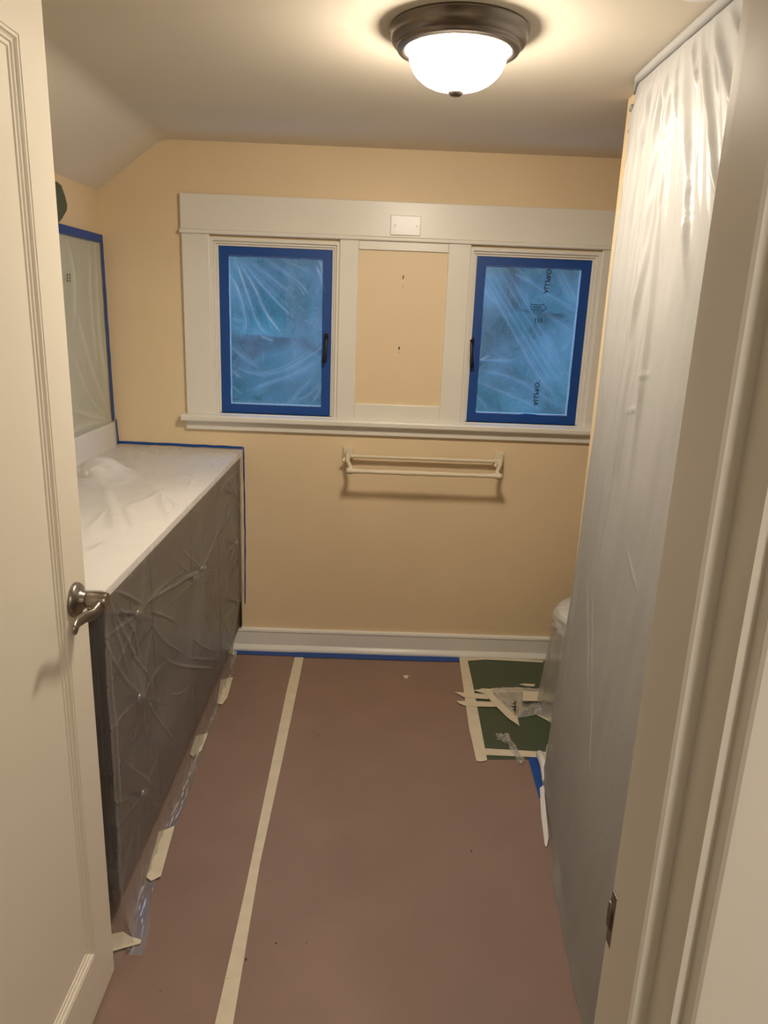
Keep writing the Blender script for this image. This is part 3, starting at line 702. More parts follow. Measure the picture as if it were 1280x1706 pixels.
# blue tape along the mirror and the counter
def strip(name, pts, m, wid, nrm, label, cat='tape', group=None, t=0.0012, jag=0.0, seed=1):
    """tape laid along a 3D polyline on a surface with normal nrm"""
    r = random.Random(seed); b = bmesh.new(); P = []
    for i in range(len(pts) - 1):
        a, c = Vector(pts[i]), Vector(pts[i + 1]); k = max(2, int((c - a).length / 0.04))
        for j in range(k if i < len(pts) - 2 else k + 1): P.append(a.lerp(c, j / k))
    N_ = Vector(nrm).normalized(); rows = []
    for i, p in enumerate(P):
        d = (P[min(i + 1, len(P) - 1)] - P[max(i - 1, 0)]).normalized(); s = d.cross(N_).normalized()
        a, c = wid / 2 + r.uniform(-jag, jag), wid / 2 + r.uniform(-jag, jag)
        rows.append([b.verts.new(q) for q in (p - s * a, p + s * c, p + s * c + N_ * t, p - s * a + N_ * t)])
    for i in range(len(rows) - 1):
        for k in range(4): b.faces.new((rows[i][k], rows[i][(k + 1) % 4], rows[i + 1][(k + 1) % 4], rows[i + 1][k]))
    b.faces.new(rows[0][::-1]); b.faces.new(rows[-1])
    o = obj(name, b, m); tag(o, label, cat, group); return o
G_B = "blue painter's tape in the room"
strip('painters_tape', [(XL + 0.018, 1.55, 1.722), (XL + 0.018, 3.012, 1.722)], M['blue'], 0.030, (1, 0, 0), "blue painter's tape along the top edge of the masked mirror", group=G_B)
strip('painters_tape', [(XL + 0.0165, 3.004, 1.735), (XL + 0.0165, 3.008, 1.45), (XL + 0.0165, 3.020, 1.02)], M['blue'], 0.026, (1, 0, 0), "blue painter's tape down the upright edge of the masked mirror", group=G_B, jag=0.002)
cA, cB = on_y(183, 700, D), on_y(192, 735, D)
strip('painters_tape', [(XL + 0.0275, 3.016, 1.024), (XL + 0.0285, 3.021, 0.96), (XL + 0.030, 3.024, 0.923)], M['blue'], 0.014, (1, 0, 0), "blue painter's tape down the end of the backsplash in the wall corner", group=G_B, t=0.001)
strip('painters_tape', [(XL + 0.02, D - 0.003, 0.926), (-0.556, D - 0.003, 0.921)], M['blue'], 0.011, (0, -1, 0), "thin blue painter's tape where the vanity top meets the wall under the window", group=G_B, t=0.001, jag=0.001)
strip('painters_tape', [(-0.551, D - 0.003, 0.924), (-0.549, D - 0.003, 0.55), (-0.553, D - 0.003, 0.22)], M['blue'], 0.005, (0, -1, 0), "thin blue painter's tape hanging down the wall at the vanity front edge", group=G_B, t=0.001, jag=0.001)

# ================================================================== WINDOW FILM AND TAPE
folds1 = [[(390, 428), (415, 500), (430, 545), (452, 562)], [(393, 428), (425, 480), (440, 520), (470, 558)], [(400, 430), (440, 480), (475, 518), (490, 528)], [(405, 428), (450, 460), (490, 495)], [(380, 450), (400, 490), (412, 540), (408, 560)],
          [(440, 430), (500, 470), (520, 500)], [(383, 575), (405, 595), (435, 615)], [(383, 605), (420, 625), (470, 620), (520, 590), (550, 570)], [(395, 660), (440, 640), (490, 625), (540, 595)], [(480, 675), (500, 650), (520, 630)], [(490, 672), (520, 655), (548, 630)],
          [(530, 430), (545, 480)], [(385, 530), (405, 535)], [(382, 640), (400, 655)], [(470, 432), (520, 455)], [(435, 560), (455, 568)], [(520, 670), (540, 640)], [(385, 615), (400, 630)], [(525, 440), (548, 500)]]
folds2 = [[(800, 450), (860, 560), (905, 640), (943, 680)], [(815, 445), (870, 540), (915, 610), (945, 650)], [(830, 445), (890, 550), (948, 640)], [(840, 440), (900, 545), (950, 630)], [(855, 440), (890, 475), (930, 500), (963, 522)], [(925, 447), (945, 490), (963, 512)], [(932, 447), (963, 505)],
          [(800, 470), (830, 510)], [(780, 630), (830, 650), (890, 675), (915, 690)], [(785, 615), (850, 625), (900, 655), (945, 685)], [(790, 600), (860, 600)], [(782, 650), (800, 665), (815, 685)], [(900, 515), (960, 555)], [(800, 600), (818, 593)], [(935, 585), (950, 570)], [(806, 447), (870, 555), (920, 640)], [(855, 455), (885, 470)]]
def window_film(S, folds, label, seed):
    x0, x1, z0, z1 = S
    t = empty('window_film', ((x0 + x1) / 2, YS, z0)); tag(t, label, 'plastic sheet')
    x = np.linspace(x0 + 0.022, x1 - 0.022, 170); z = np.linspace(z0 + 0.022, z1 - 0.022, 250)
    Xg, Zg = np.meshgrid(x, z, indexing='ij')
    f = np.zeros(Xg.shape)
    r = random.Random(seed)
    for i, pts in enumerate(folds):
        q = [(lambda p: (p.x, p.z))(on_y(a, b, YS - 0.003)) for a, b in pts]
        f = np.maximum(f, seg_field(Xg, Zg, q, r.uniform(0.0013, 0.0028)) * r.uniform(0.4, 1.0))
        f = np.maximum(f, seg_field(Xg, Zg, q, 0.010) * 0.22)
    for i, pts in enumerate(folds):   # each fold is a bundle of nearly parallel creases
        for k in range(2):
            dx, dy = r.uniform(-9, 9), r.uniform(-6, 6)
            q = [(lambda p: (p.x, p.z))(on_y(a + dx * (0.3 + j / len(pts)), b + dy * (0.3 + j / len(pts)), YS - 0.003)) for j, (a, b) in enumerate(pts)]
            f = np.maximum(f, seg_field(Xg, Zg, q, r.uniform(0.001, 0.0018)) * r.uniform(0.15, 0.5))
    for i in range(70):       # short fine crinkles
        a = (r.uniform(x0, x1), r.uniform(z0, z1)); th = r.gauss(-0.9, 0.5); L_ = r.uniform(0.02, 0.07)
        f = np.maximum(f, seg_field(Xg, Zg, [a, (a[0] + L_ * math.cos(th), a[1] + L_ * math.sin(th))], 0.0016) * r.uniform(0.1, 0.4))
    edge = np.minimum(np.minimum(Xg - x0, x1 - Xg), np.minimum(Zg - z0, z1 - Zg)) - 0.034
    f = np.maximum(f, 0.7 * np.exp(-(edge / 0.0025) ** 2))
    Yw = YS - 0.0015 - 0.005 * f - 0.0015 * vnoise(Xg, Zg, 10, seed) * np.clip(edge / 0.03, 0, 1)
    grid_mesh('film', M['film_win'], np.stack([Xg, Yw, Zg], 2), f, t)
    return t
wf1 = window_film(S1, folds1, 'wrinkled unprinted plastic film over the window closer to the vanity', 5)
wf2 = window_film(S2, folds2, 'creased plastic film printed with black lettering and an arrow, over one window', 6)
def window_tape(S, where):
    x0, x1, z0, z1 = S; wd = 0.038; y_ = YS - 0.003
    for nm, a, c in (('top', (x0 - 0.001, z1 - wd / 2), (x1 + 0.001, z1 - wd / 2)), ('bottom', (x0 - 0.001, z0 + wd / 2 - 0.002), (x1 + 0.001, z0 + wd / 2 - 0.002)),):
        strip('painters_tape', [(a[0], y_, a[1]), (c[0], y_, c[1])], M['blue'], wd, (0, -1, 0), "blue painter's tape along the sash %s of the window %s" % (nm, where), group=G_B, jag=0.0008, seed=len(where))
    inner = 'beside the cream panel'
    for nm, xx in ((('jamb side' if S is S1 else inner), x0 + wd / 2), ((inner if S is S1 else 'jamb side'), x1 - wd / 2)):
        lab = "upright blue tape %s the cream panel on the window %s" % ('next to' if nm == inner else 'furthest from', where)
        strip('painters_tape', [(xx, y_ - 0.0012, z0), (xx, y_ - 0.0012, z1)], M['blue'], wd, (0, -1, 0), lab, group=G_B, jag=0.0008, seed=3)
window_tape(S1, 'with the plain film'); window_tape(S2, 'with the printed film')
pa = [on_y(x_, y_, YS - 0.0055) for x_, y_ in ((866, 690), (876, 689), (888, 690), (895, 691), (890, 697), (879, 698), (868, 696))]
b = prism([(p.x, p.z) for p in pa], 'Y', YS - 0.0068, YS - 0.0048)
tag(obj('painters_tape', b, M['blue']), "small torn blue tape patch on the bottom tape of the printed-film window", 'tape', G_B)
# printing on the film of the second window: reads upwards, seen from its back
yp = YS - 0.009
def film_text(body, px0, px1, parent, name, bold=0.0, width=None):
    a, b_ = on_y(*px0, yp), on_y(*px1, yp)
    d = Vector((b_.x - a.x, 0, b_.z - a.z)); L_ = d.length; ax = d.normalized(); ay = Vector((ax.z, 0, -ax.x))
    o = text_mesh(name, body, 1.0, (0, 0, 0), (1, 0, 0), (0, 1, 0), M['ink'], parent, bold)
    xs = [v_.co.x for v_ in o.data.vertices]; w0 = min(xs); w1 = max(xs)
    s = L_ / (w1 - w0); loc = world_loc(parent); off = world_loc(parent)
    for v_ in o.data.vertices:
        lx = v_.co.x + off.x - (w0 + off.x); lyy = v_.co.y + off.y
        p = a + ax * (lx * s) + ay * (lyy * s * (width or 1.0))
        v_.co = p - loc
    return o
film_text('ALLPRO', (906, 489), (912, 448), wf2, 'lettering', 0.016, 1.0)
film_text('ALLPRO', (889, 676), (892, 637), wf2, 'lettering', 0.016, 1.0)
for (cx_, cy_) in ((919.5, 446.5), (899.5, 635)):
    p = on_y(cx_, cy_, yp); obj('registered_mark', lathe([(0.0022, 0), (0.0022, -0.0001)], (p.x, yp, p.z), 'Y', 10), M['ink'], wf2)
# outlined arrow
ar = [(885.2, 507), (904, 508.5), (905.5, 505.8), (911, 513), (903.5, 519.5), (904.2, 515.8), (884.6, 514.6)]
P3 = [on_y(a, b, yp) for a, b in ar]
b = bmesh.new()
for i in range(len(P3)): tube([P3[i], P3[(i + 1) % len(P3)]], 0.0013, 6, bm=b)
obj('arrow_outline', b, M['ink'], wf2)
for k in range(5):
    p = on_y(889.3 + 3.0 * k, 511.0 + 0.25 * k, yp); obj('arrow_letter', box(p.x - 0.0026, p.x + 0.0026, yp - 0.0002, yp, p.z - 0.0028, p.z + 0.0028), M['ink'], wf2)
for k in range(3):
    for j in range(3):
        p = on_y(892 + 5 * k, 531.0 + 2.6 * j, yp); obj('print_mark', box(p.x - 0.0030, p.x + 0.0026, yp - 0.0002, yp, p.z - 0.0018, p.z + 0.0022), M['ink'], wf2)

# ================================================================== FLOOR COVERING
pt = 0.0025
def sheet(name, pts, z1, m, label):
    return tag(obj(name, slab([(x_, y_, -0.003) for x_, y_ in pts], z1 + 0.003), m), label, 'paper')
sheet('floor_paper', [(-0.615, 0.2), (-0.283, 0.2), (-0.303, D - 0.03), (-0.615, D - 0.03)], 0.0, M['paper'], 'narrow brown builder\'s paper strip on the floor along the vanity')
sheet('floor_paper', [(-0.2828, 0.2), (0.655, 0.2), (0.655, D - 0.03), (-0.3028, D - 0.03)], 0.0005, M['paper'], 'wide brown builder\'s paper sheet on the floor between seam tape and plastic drape')
sheet('green_floor_paper', [(0.405, 2.235), (1.1, 2.265), (1.1, D - 0.03), (0.445, D - 0.03)], 0.0014, M['green'], 'dark green masking paper on the floor around the wrapped toilet')
GM = 'strips of masking tape on the floor'
floor_piece('masking_tape', [(494, 1084), (508.5, 1083), (497, 1140), (472, 1260), (433, 1440), (386, 1720), (355, 1720), (407, 1490), (453, 1270), (478, 1150)], 0.0016, M['mask'], 'long masking tape over the paper seam running from wall to doorway', 'tape', GM)
floor_piece('masking_tape', [(765, 1093), (778, 1094), (790, 1150), (812, 1267), (802, 1269), (794, 1268), (782, 1215), (770, 1130)], 0.0034, M['mask'], 'masking tape along the green paper edge pointing from baseboard to doorway', 'tape', GM)
floor_piece('masking_tape', [(806, 1247), (860, 1250), (912, 1253), (925, 1254), (925, 1264), (880, 1261), (809, 1258)], 0.0026, M['mask'], 'masking tape along the green paper edge by the white floor trim', 'tape', GM)
floor_piece('masking_tape', [(778, 1093.5), (830, 1096), (905, 1101), (905, 1104), (850, 1101), (808, 1099), (795, 1100), (779, 1101)], 0.0026, M['mask'], 'thin masking tape between baseboard and green paper', 'tape', GM)
floor_piece('masking_tape', [(757, 1153), (773, 1154), (815, 1157), (814, 1165), (774, 1162)], 0.0046, M['mask'], 'short pointed masking tape crossing the upright strip, further from the doorway', 'tape', GM)
floor_piece('masking_tape', [(761, 1168), (775, 1168), (835, 1170), (840, 1178), (778, 1177), (765, 1172)], 0.0046, M['mask'], 'short pointed masking tape crossing the upright strip, closer to the doorway', 'tape', GM)
floor_piece('masking_tape', [(801, 1147), (818, 1148), (835, 1167), (862, 1193), (866, 1210), (845, 1195), (818, 1168)], 0.0058, M['mask'], 'diagonal masking tape holding the toilet plastic to the green paper', 'tape', GM)
floor_piece('masking_tape', [(789, 1150), (800, 1148.5), (835, 1147), (863, 1145), (875, 1148), (872, 1153), (840, 1154), (808, 1156)], 0.0050, M['mask'], 'masking tape at the far fold of the plastic foot on the green paper', 'tape', GM)
floor_piece('masking_tape', [(865, 1140), (876, 1139), (892, 1140), (890, 1144), (876, 1143)], 0.0040, M['mask'], 'small torn masking tape scrap behind the wrapped toilet foot', 'tape', GM)
floor_piece('masking_tape', [(893, 1190), (908, 1193), (930, 1198), (930, 1206), (915, 1202)], 0.0040, M['mask'], 'masking tape running under the plastic drape from the toilet foot', 'tape', GM)
# small tabs holding the vanity film
GT = 'masking tape tabs along the vanity plastic'
def tab(px, z0, lift, label):
    b = bmesh.new(); P = [on_z(x_, y_, z0) for x_, y_ in px]
    for p, l in zip(P, lift): p.z += l
    n_ = len(P); v0 = [b.verts.new(p) for p in P]; v1 = [b.verts.new(p + Vector((0.0004, 0, 0.001))) for p in P]
    for i in range(n_): b.faces.new((v0[i], v0[(i + 1) % n_], v1[(i + 1) % n_], v1[i]))
    b.faces.new(v0); b.faces.new(v1[::-1]); bmesh.ops.triangulate(b, faces=[f for f in b.faces if len(f.verts) > 4])
    tag(obj('masking_tape', b, M['mask']), label, 'tape', GT)
tab([(383, 1075), (389, 1076), (391, 1092), (380, 1088)], 0.006, (0.002, 0.002, 0, 0), 'torn masking tape tab at the vanity corner by the baseboard')
tab([(368, 1134), (388, 1128), (379, 1162), (370, 1174), (361, 1173)], 0.006, (0.004, 0, 0, 0, 0.004), 'masking tape tab holding the vanity plastic, second from the baseboard')
tab([(326, 1229), (332, 1226), (346, 1222), (336, 1250), (322, 1261), (316, 1258)], 0.006, (0.004, 0.004, 0, 0, 0, 0.004), 'masking tape tab holding the vanity plastic, third from the baseboard')
tab([(264, 1388), (274, 1385), (291, 1376), (268, 1460), (252, 1468), (244, 1464)], 0.006, (0.004, 0.004, 0, 0, 0, 0.004), 'long masking tape tab holding the vanity plastic, nearest the long seam tape')
tab([(178, 1566), (190, 1560), (205, 1557), (218, 1563), (235, 1566), (234, 1572), (205, 1580), (178, 1588)], 0.006, (0.008, 0.008, 0.008, 0.004, 0, 0, 0, 0), 'masking tape tab at the foot of the door holding the vanity plastic')
# blue tape along the baseboard
fz = 0.002
a, c = on_z(390, 1080, fz), on_z(770, 1097, fz)
strip('painters_tape', [(-0.612, D - 0.046, fz), (-0.305, D - 0.048, fz)], M['blue'], 0.034, (0, 0, 1), "blue painter's tape on the floor along the baseboard, short piece by the vanity", group=G_B, t=0.0008, jag=0.0006)
strip('painters_tape', [(-0.330, D - 0.052, fz + 0.0009), (0.24, D - 0.052, fz + 0.0009), (0.44, D - 0.046, fz + 0.0009)], M['blue'], 0.046, (0, 0, 1), "blue painter's tape on the floor along the baseboard between the masking tape strips", group=G_B, t=0.0006, jag=0.0006)
floor_piece('painters_tape', [(880, 1262), (896, 1262), (912, 1320), (909, 1332), (899, 1330)], 0.004, M['blue'], "short wide blue painter's tape on the floor beside the plastic drape", 'tape', G_B)
# white rounded floor trim end and peeled white paper strip at the drape foot
sp = on_z(897, 1262, 0.012); ep = on_z(914, 1308, 0.012)
q = empty('floor_trim_piece', (sp.x, sp.y, 0)); tag(q, 'short white rounded trim piece on the floor at the foot of the plastic drape', 'trim piece')
obj('bead', tube([(sp.x + 0.008, sp.y + 0.02, 0.015), (sp.x + 0.010, sp.y - 0.05, 0.016), (ep.x - 0.002, ep.y + 0.02, 0.016), (ep.x, ep.y, 0.014)], [0.013, 0.015, 0.015, 0.012], 14), M['white'], q, True)
b = bmesh.new(); bmesh.ops.create_uvsphere(b, u_segments=20, v_segments=12, radius=1.0)
ks = on_z(911, 1262, 0.02)
for v_ in b.verts: v_.co = Vector((ks.x + 0.012 * v_.co.x + 0.012, ks.y + 0.045 * v_.co.y, 0.030 + 0.040 * v_.co.z))
for v_ in b.verts: v_.co.z = max(v_.co.z, 0.002)
obj('rounded_end', b, M['white'], q, True)
pl = [on_z(x_, y_, 0.004) for x_, y_ in ((899, 1313), (907, 1311), (906.5, 1330), (913, 1400), (911, 1411), (908, 1408), (902, 1360))]
for p, l in zip(pl, (0, 0.01, 0.012, 0.01, 0, 0, 0)): p.z += l
b = bmesh.new(); v0 = [b.verts.new(p) for p in pl]; v1 = [b.verts.new(p + Vector((0.001, 0, 0.001))) for p in pl]
for i in range(len(pl)): b.faces.new((v0[i], v0[(i + 1) % len(pl)], v1[(i + 1) % len(pl)], v1[i]))
b.faces.new(v0); b.faces.new(v1[::-1]); bmesh.ops.triangulate(b, faces=[f for f in b.faces if len(f.verts) > 4])
tag(obj('paper_strip', b, M['white']), 'peeling narrow white strip along the bottom edge of the plastic drape', 'paper strip')
# specks of debris
for i, (a, c) in enumerate([(410, 1598), (379, 1630), (786, 1418), (267, 1651), (444, 1470), (460, 1571), (530, 1226), (511, 1571), (940, 1515)]):
    p = on_z(a, c, 0.0022)
    b = bmesh.new(); bmesh.ops.create_icosphere(b, subdivisions=1, radius=1.0)
    rr = random.Random(i); s = rr.uniform(0.0012, 0.0026)
    for v_ in b.verts: v_.co = Vector((p.x + v_.co.x * s * rr.uniform(0.7, 1.6), p.y + v_.co.y * s, p.z + abs(v_.co.z) * s * 0.5))
    tag(obj('debris_speck', b, M['dirt']), 'tiny dark speck of debris lying on the brown floor paper', 'speck', 'specks on the floor paper')
p = on_z(677, 1128, 0.002); b = bmesh.new(); bmesh.ops.create_icosphere(b, subdivisions=2, radius=1.0)
for v_ in b.verts: v_.co = Vector((p.x + v_.co.x * 0.011 * (1 + 0.4 * math.sin(5 * v_.co.y)), p.y + v_.co.y * 0.014 * (1 + 0.4 * math.sin(7 * v_.co.x)), p.z + abs(v_.co.z) * 0.004))
tag(obj('paint_chip', b, M['mask']), 'small pale torn scrap on the brown paper near the baseboard', 'scrap')

# ================================================================== WRAPPED TOILET
tcy = 2.585
to = empty('toilet', (1.0, tcy, 0)); tag(to, 'white toilet wrapped in clear plastic in the nook behind the plastic drape', 'toilet')
def oval_loft(rows, n=40):
    """rows: (z, centre x, half length, half width)"""
    b = bmesh.new(); rings = []
    for z_, cx_, a_, w_ in rows:
        rings.append([b.verts.new((cx_ + a_ * math.cos(2 * math.pi * k / n), tcy + w_ * math.sin(2 * math.pi * k / n), z_)) for k in range(n)])
    for i in range(len(rings) - 1):
        for k in range(n): b.faces.new((rings[i][k], rings[i][(k + 1) % n], rings[i + 1][(k + 1) % n], rings[i + 1][k]))
    b.faces.new(rings[0][::-1]); b.faces.new(rings[-1])
    return b
obj('bowl', oval_loft([(0.004, 1.00, 0.21, 0.11), (0.02, 1.00, 0.21, 0.11), (0.12, 1.00, 0.19, 0.10), (0.22, 0.98, 0.20, 0.13), (0.32, 0.96, 0.235, 0.17), (0.37, 0.955, 0.24, 0.178), (0.385, 0.955, 0.235, 0.175)]), M['china'], to, True)
obj('seat_lid', oval_loft([(0.386, 0.96, 0.235, 0.178), (0.39, 0.96, 0.242, 0.184), (0.412, 0.96, 0.242, 0.184), (0.42, 0.96, 0.225, 0.17)]), M['china'], to, True)
obj('tank', box(1.215, XR - 0.012, tcy - 0.22, tcy + 0.22, 0.36, 0.72, 0.015), M['china'], to)
obj('tank_lid', box(1.205, XR - 0.010, tcy - 0.23, tcy + 0.23, 0.72, 0.75, 0.008), M['china'], to)
tw = empty('toilet_plastic', (0.9, tcy, 0)); tag(tw, 'crumpled clear plastic wrapped round the toilet and taped to the green floor paper', 'plastic sheet')
# skirt round the bowl
th = np.linspace(0, 2 * np.pi, 200); z = np.linspace(0, 1, 90)
Tg, Sg = np.meshgrid(th, z, indexing='ij')
prof_s = [0, 0.06, 0.3, 0.7, 0.86, 0.93, 0.97, 1.0]
Zs = np.interp(Sg, [0, 0.1, 0.86, 0.93, 1.0], [0.004, 0.03, 0.405, 0.428, 0.432])
Ax = np.interp(Sg, prof_s, [0.285, 0.275, 0.262, 0.253, 0.250, 0.235, 0.15, 0.0])
Wx = np.interp(Sg, prof_s, [0.185, 0.178, 0.180, 0.190, 0.193, 0.180, 0.11, 0.0])
fold = 0.006 * np.sin(Tg * 17 + 3 * vnoise(Tg, Sg, 2, 81)) * np.clip(1 - Sg, 0, 1) + 0.008 * vnoise(Tg * 2, Sg * 3, 2.3, 82) * np.clip(1.1 - Sg, 0, 1)
crm = np.exp(-((Sg - 0.80) / 0.05) ** 2) * 0.010 * vnoise(Tg * 3, Sg * 12, 2, 83)
Xs = 0.955 + (Ax + fold + crm) * np.cos(Tg); Ys = tcy + (Wx + fold + crm) * np.sin(Tg)
cre = np.clip(0.35 * vnoise(Tg * 4, Sg * 2, 2.5, 84) + 0.7 * np.exp(-((Sg - 0.86) / 0.08) ** 2) + 0.6 * np.clip((Sg - 0.9) / 0.1, 0, 1), 0, 1)
grid_mesh('skirt_film', M['film_toi'], np.stack([Xs, Ys, Zs], 2), cre, tw)
# foot of the plastic spread on the floor
fp = [on_z(a, c, 0.006) for a, c in ((818, 1149), (840, 1146), (875, 1146), (905, 1148), (925, 1155))]
fq = [on_z(a, c, 0.006) for a, c in ((822, 1158), (845, 1180), (862, 1197), (900, 1190), (928, 1195))]
u = np.linspace(0, 4, 90); vv = np.linspace(0, 1, 50)
Ug, Vg = np.meshgrid(u, vv, indexing='ij')
fa_ = np.array(fp); fb_ = np.array(fq)
A = np.stack([np.interp(u, range(5), fa_[:, k]) for k in range(3)], 1); B_ = np.stack([np.interp(u, range(5), fb_[:, k]) for k in range(3)], 1)
Pf = A[:, None, :] * (1 - Vg[..., None]) + B_[:, None, :] * Vg[..., None]
hmp = np.sin(np.pi * np.clip(Vg, 0, 1)) ** 0.7 * (0.012 + 0.012 * np.clip(Ug / 4, 0, 1)) * (1 + 0.5 * vnoise(Ug, Vg * 3, 2.2, 91)) + 0.004 * np.abs(vnoise(Ug * 2, Vg * 5, 2.5, 92))
Pf[..., 2] += np.abs(hmp)
grid_mesh('floor_foot', M['film_toi'], Pf, np.clip(0.5 * np.abs(vnoise(Ug * 0.8, Vg * 3, 2, 93)) + 0.1, 0, 1), tw)
# printed mark on the foot and the tape across it
p = on_z(856, 1178, 0.03)
b = bmesh.new()
for aa, cc in (((852, 1177), (860, 1178)), ((859, 1170), (858, 1183)), ((860, 1169), (855, 1173)), ((856, 1182), (859, 1184))):
    tube([on_z(*aa, 0.032), on_z(*cc, 0.032)], 0.0022, 6, bm=b)
obj('print_mark', b, M['ink'], tw)
tp = [on_z(a, c, zz) for a, c, zz in ((872, 1151, 0.03), (900, 1153, 0.034), (915, 1158, 0.036), (922, 1164, 0.036), (920, 1171, 0.036), (912, 1168, 0.036), (871, 1168, 0.034))]
b = slab(tp, 0.001); tag(obj('masking_tape', b, M['mask']), 'wide masking tape across the crumpled plastic foot of the wrapped toilet', 'tape', GM)
# loose scrap of film
sc = [(827, 1226), (846, 1222), (858, 1240), (866, 1255), (876, 1270)]
sd = [(826, 1232), (842, 1238), (852, 1252), (862, 1272), (868, 1276)]
A_ = np.array([on_z(a, c, 0.006) for a, c in sc]); B2 = np.array([on_z(a, c, 0.006) for a, c in sd])
A = np.stack([np.interp(u, range(5), A_[:, k]) for k in range(3)], 1); B3 = np.stack([np.interp(u, range(5), B2[:, k]) for k in range(3)], 1)
Pf = A[:, None, :] * (1 - Vg[..., None]) + B3[:, None, :] * Vg[..., None]
Pf[..., 2] += 0.008 * np.abs(vnoise(Ug * 2, Vg * 4, 2, 101)) + 0.006 * np.sin(np.pi * Vg)
Pf[..., 0] += 0.006 * vnoise(Ug * 2, Vg * 2, 2, 102); Pf[..., 1] += 0.01 * vnoise(Ug * 2, Vg * 2, 2, 103)
o = grid_mesh('plastic_scrap', M['film_scrap'], Pf, np.clip(np.abs(vnoise(Ug * 1.2, Vg * 4, 2, 104)) * 0.8, 0, 1))
tag(o, 'crumpled clear plastic scrap lying on the green paper and its edge tape', 'plastic scrap')

# ================================================================== PLASTIC DRAPE OVER THE TUB
dr = empty('plastic_drape', (0.62, 1.5, 0)); tag(dr, 'floor-to-ceiling milky plastic drape closing off the tub, pleated at the ceiling', 'plastic sheet')
nu, nv = 420, 330
s = np.linspace(0, 1, nu); t = np.linspace(0, 1, nv) ** 1.15
Sg, Tg = np.meshgrid(s, t, indexing='ij')
Yb = 2.200 - Sg * 1.50                      # along the tub, from the partition towards the door wall
ztop = ZC - 0.004 - 0.075 * np.clip(1 - (2.200 - Yb) / 0.15, 0, 1) ** 2.0
Zd = ztop * (1 - Tg) + 0.004 * Tg
# foot line: bows out into the room towards the door
xfoot = np.interp(Yb, [0.70, 1.25, 1.49, 1.80, 2.16, 2.20], [0.52, 0.508, 0.517, 0.560, 0.611, 0.628])
xtop = np.interp(Yb, [0.70, 1.9, 2.03, 2.10, 2.16, 2.20], [0.622, 0.622, 0.623, 0.638, 0.656, 0.6665])
wgt = np.clip(Tg, 0, 1) ** 1.7
Xd = xtop * (1 - wgt) + xfoot * wgt
dz = ztop - Zd
# gathers: straight fine pleats at the partition end, folds fanning towards the door further on
fan = Yb + 0.10 * dz * np.clip((1.95 - Yb) / 0.5, 0, 1) * 1.0
lean = Yb - 0.06 * dz
ph = lean + 0.004 * vnoise(Yb * 3, dz, 3, 111)
fine = 0.6 * np.sin(ph * 2 * np.pi / 0.021) + 0.6 * np.sin(ph * 2 * np.pi / 0.034 + 1.3) + 0.5 * np.sin(ph * 2 * np.pi / 0.057 + 0.4)
startf = np.clip((dz - 0.035) / 0.04, 0, 1)
fadef = np.clip(1 - dz / 1.6, 0, 1) ** 1.1 * np.clip((2.2 - Yb) / 0.08, 0.15, 1)
zone = np.clip((Yb - 1.72) / 0.12, 0, 1)
Xd += -0.0060 * fine * startf * fadef * zone
big = np.zeros(Sg.shape); deep = np.zeros(Sg.shape)
for pts, wd, hh in [([(1.86, 0.03), (1.83, 0.25), (1.80, 0.60), (1.79, 0.95)], 0.018, 1.0), ([(1.80, 0.03), (1.755, 0.28), (1.70, 0.60), (1.68, 0.95)], 0.016, 0.9),
                    ([(1.74, 0.03), (1.67, 0.16), (1.58, 0.36), (1.52, 0.52)], 0.022, 1.2), ([(1.66, 0.03), (1.58, 0.15), (1.50, 0.27), (1.42, 0.40)], 0.014, 1.0), ([(1.60, 0.03), (1.50, 0.15), (1.40, 0.25)], 0.016, 1.0),
                    ([(1.54, 0.03), (1.40, 0.14), (1.28, 0.24)], 0.014, 0.9), ([(1.47, 0.03), (1.3, 0.13), (1.1, 0.22)], 0.016, 0.9), ([(1.83, 0.03), (1.81, 0.12), (1.79, 0.2)], 0.010, 0.8), ([(1.77, 0.03), (1.74, 0.12), (1.71, 0.2)], 0.009, 0.8), ([(1.70, 0.03), (1.65, 0.10), (1.62, 0.15)], 0.009, 0.8),
                    ([(1.35, 0.03), (1.2, 0.12), (1.0, 0.2)], 0.016, 0.8), ([(1.2, 0.03), (1.05, 0.12), (0.9, 0.2)], 0.016, 0.8)]:
    big = np.maximum(big, seg_field(Yb, dz, pts, wd * 0.72) * hh)
fr = random.Random(31)
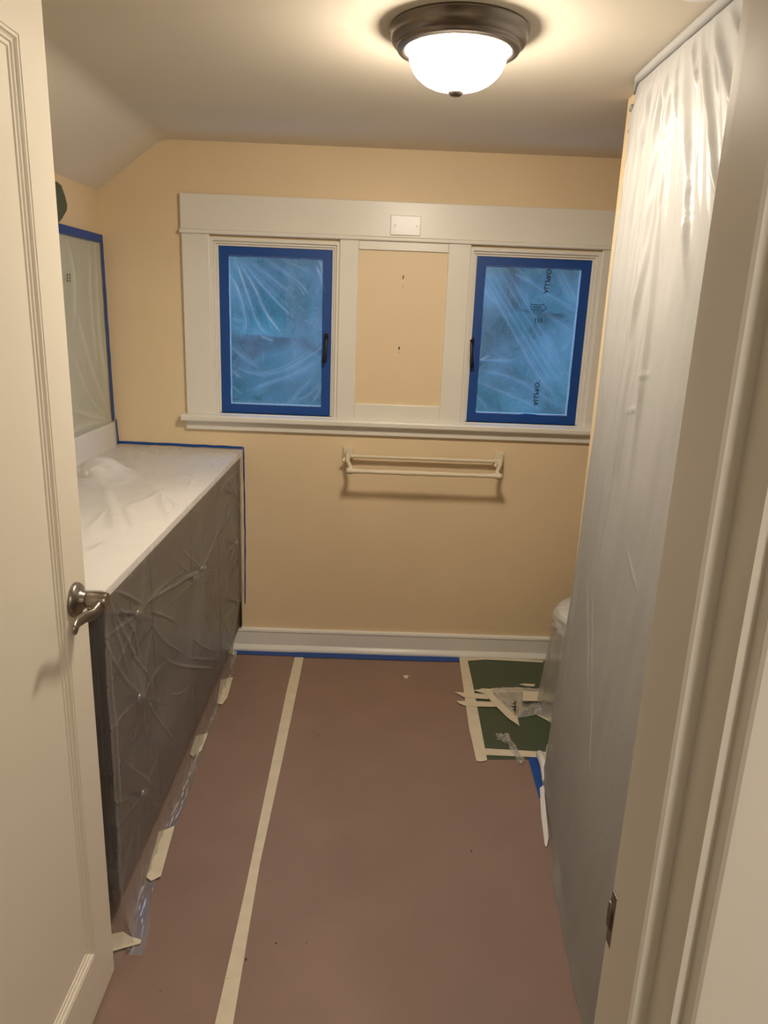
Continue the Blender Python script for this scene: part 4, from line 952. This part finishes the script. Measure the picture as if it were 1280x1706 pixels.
for k in range(34):        # many smaller gathers between the main folds
    y0 = fr.uniform(1.15, 2.12); ln = fr.uniform(0.12, 0.5); sl = 0.10 if y0 > 1.82 else 0.10 + (1.82 - y0) * 1.6
    p_ = [(y0, 0.03), (y0 - sl * ln * 0.5, 0.03 + ln * 0.5), (y0 - sl * ln * 1.1, 0.03 + ln)]
    big = np.maximum(big, seg_field(Yb, dz, p_, fr.uniform(0.004, 0.008)) * fr.uniform(0.2, 0.45))
Xd -= 0.015 * big
Xd += 0.0025 * vnoise(Yb * 5, dz, 4, 113) * np.clip(dz / 0.1, 0, 1) + 0.006 * vnoise(Yb, dz, 2.2, 114) * np.clip(dz / 0.3, 0, 1)
small = vnoise(Yb * 12 + dz * 4, dz * 4, 6, 115) * np.clip(1 - abs(dz - 0.35) / 0.5, 0, 1)
Xd -= 0.0016 * small * (big + 0.25 * zone)
for pts in [[(1.75, 0.72), (1.66, 0.70)], [(1.78, 0.80), (1.70, 0.78)], [(1.62, 1.10), (1.50, 1.16)], [(1.95, 1.25), (1.80, 1.45), (1.70, 1.55)], [(1.85, 1.30), (1.70, 1.50)], [(1.7, 1.5), (1.55, 1.68)]]:
    Xd -= 0.0035 * seg_field(Yb, dz, pts, 0.004)
# hem: slight kick-out at the floor
Xd -= 0.006 * np.clip((0.05 - Zd) / 0.05, 0, 1) * (1 + vnoise(Yb, Zd * 0, 9, 116))
grid_mesh('drape_film', M['film_tub'], np.stack([Xd, Yb, Zd], 2), None, dr)
# rolled top edge taped along the ceiling
pts = [(xt, yy, zz) for yy, xt, zz in zip(Yb[::6, 0], xtop[::6, 0] - 0.003, ztop[::6, 0] - 0.008) if yy < 2.12]
obj('rolled_top_edge', tube(pts, [0.002, 0.004, 0.006, 0.008, 0.010] + [0.011] * (len(pts) - 5), 12), M['film_tub'], dr, True)
# frayed bits of film stuck on the partition end
for i, (a, c) in enumerate(((1053, 180), (1051, 218), (1052, 222))):
    p = on_x(a, c, 0.666)
    b = bmesh.new(); bmesh.ops.create_icosphere(b, subdivisions=2, radius=1.0)
    rr = random.Random(60 + i)
    for v_ in b.verts: v_.co = Vector((p.x - 0.002 + v_.co.x * 0.004, p.y + v_.co.y * 0.014 * rr.uniform(0.5, 1.3), p.z + v_.co.z * 0.010 * rr.uniform(0.5, 1.3)))
    obj('frayed_edge', b, M['film_tub'], dr, True)
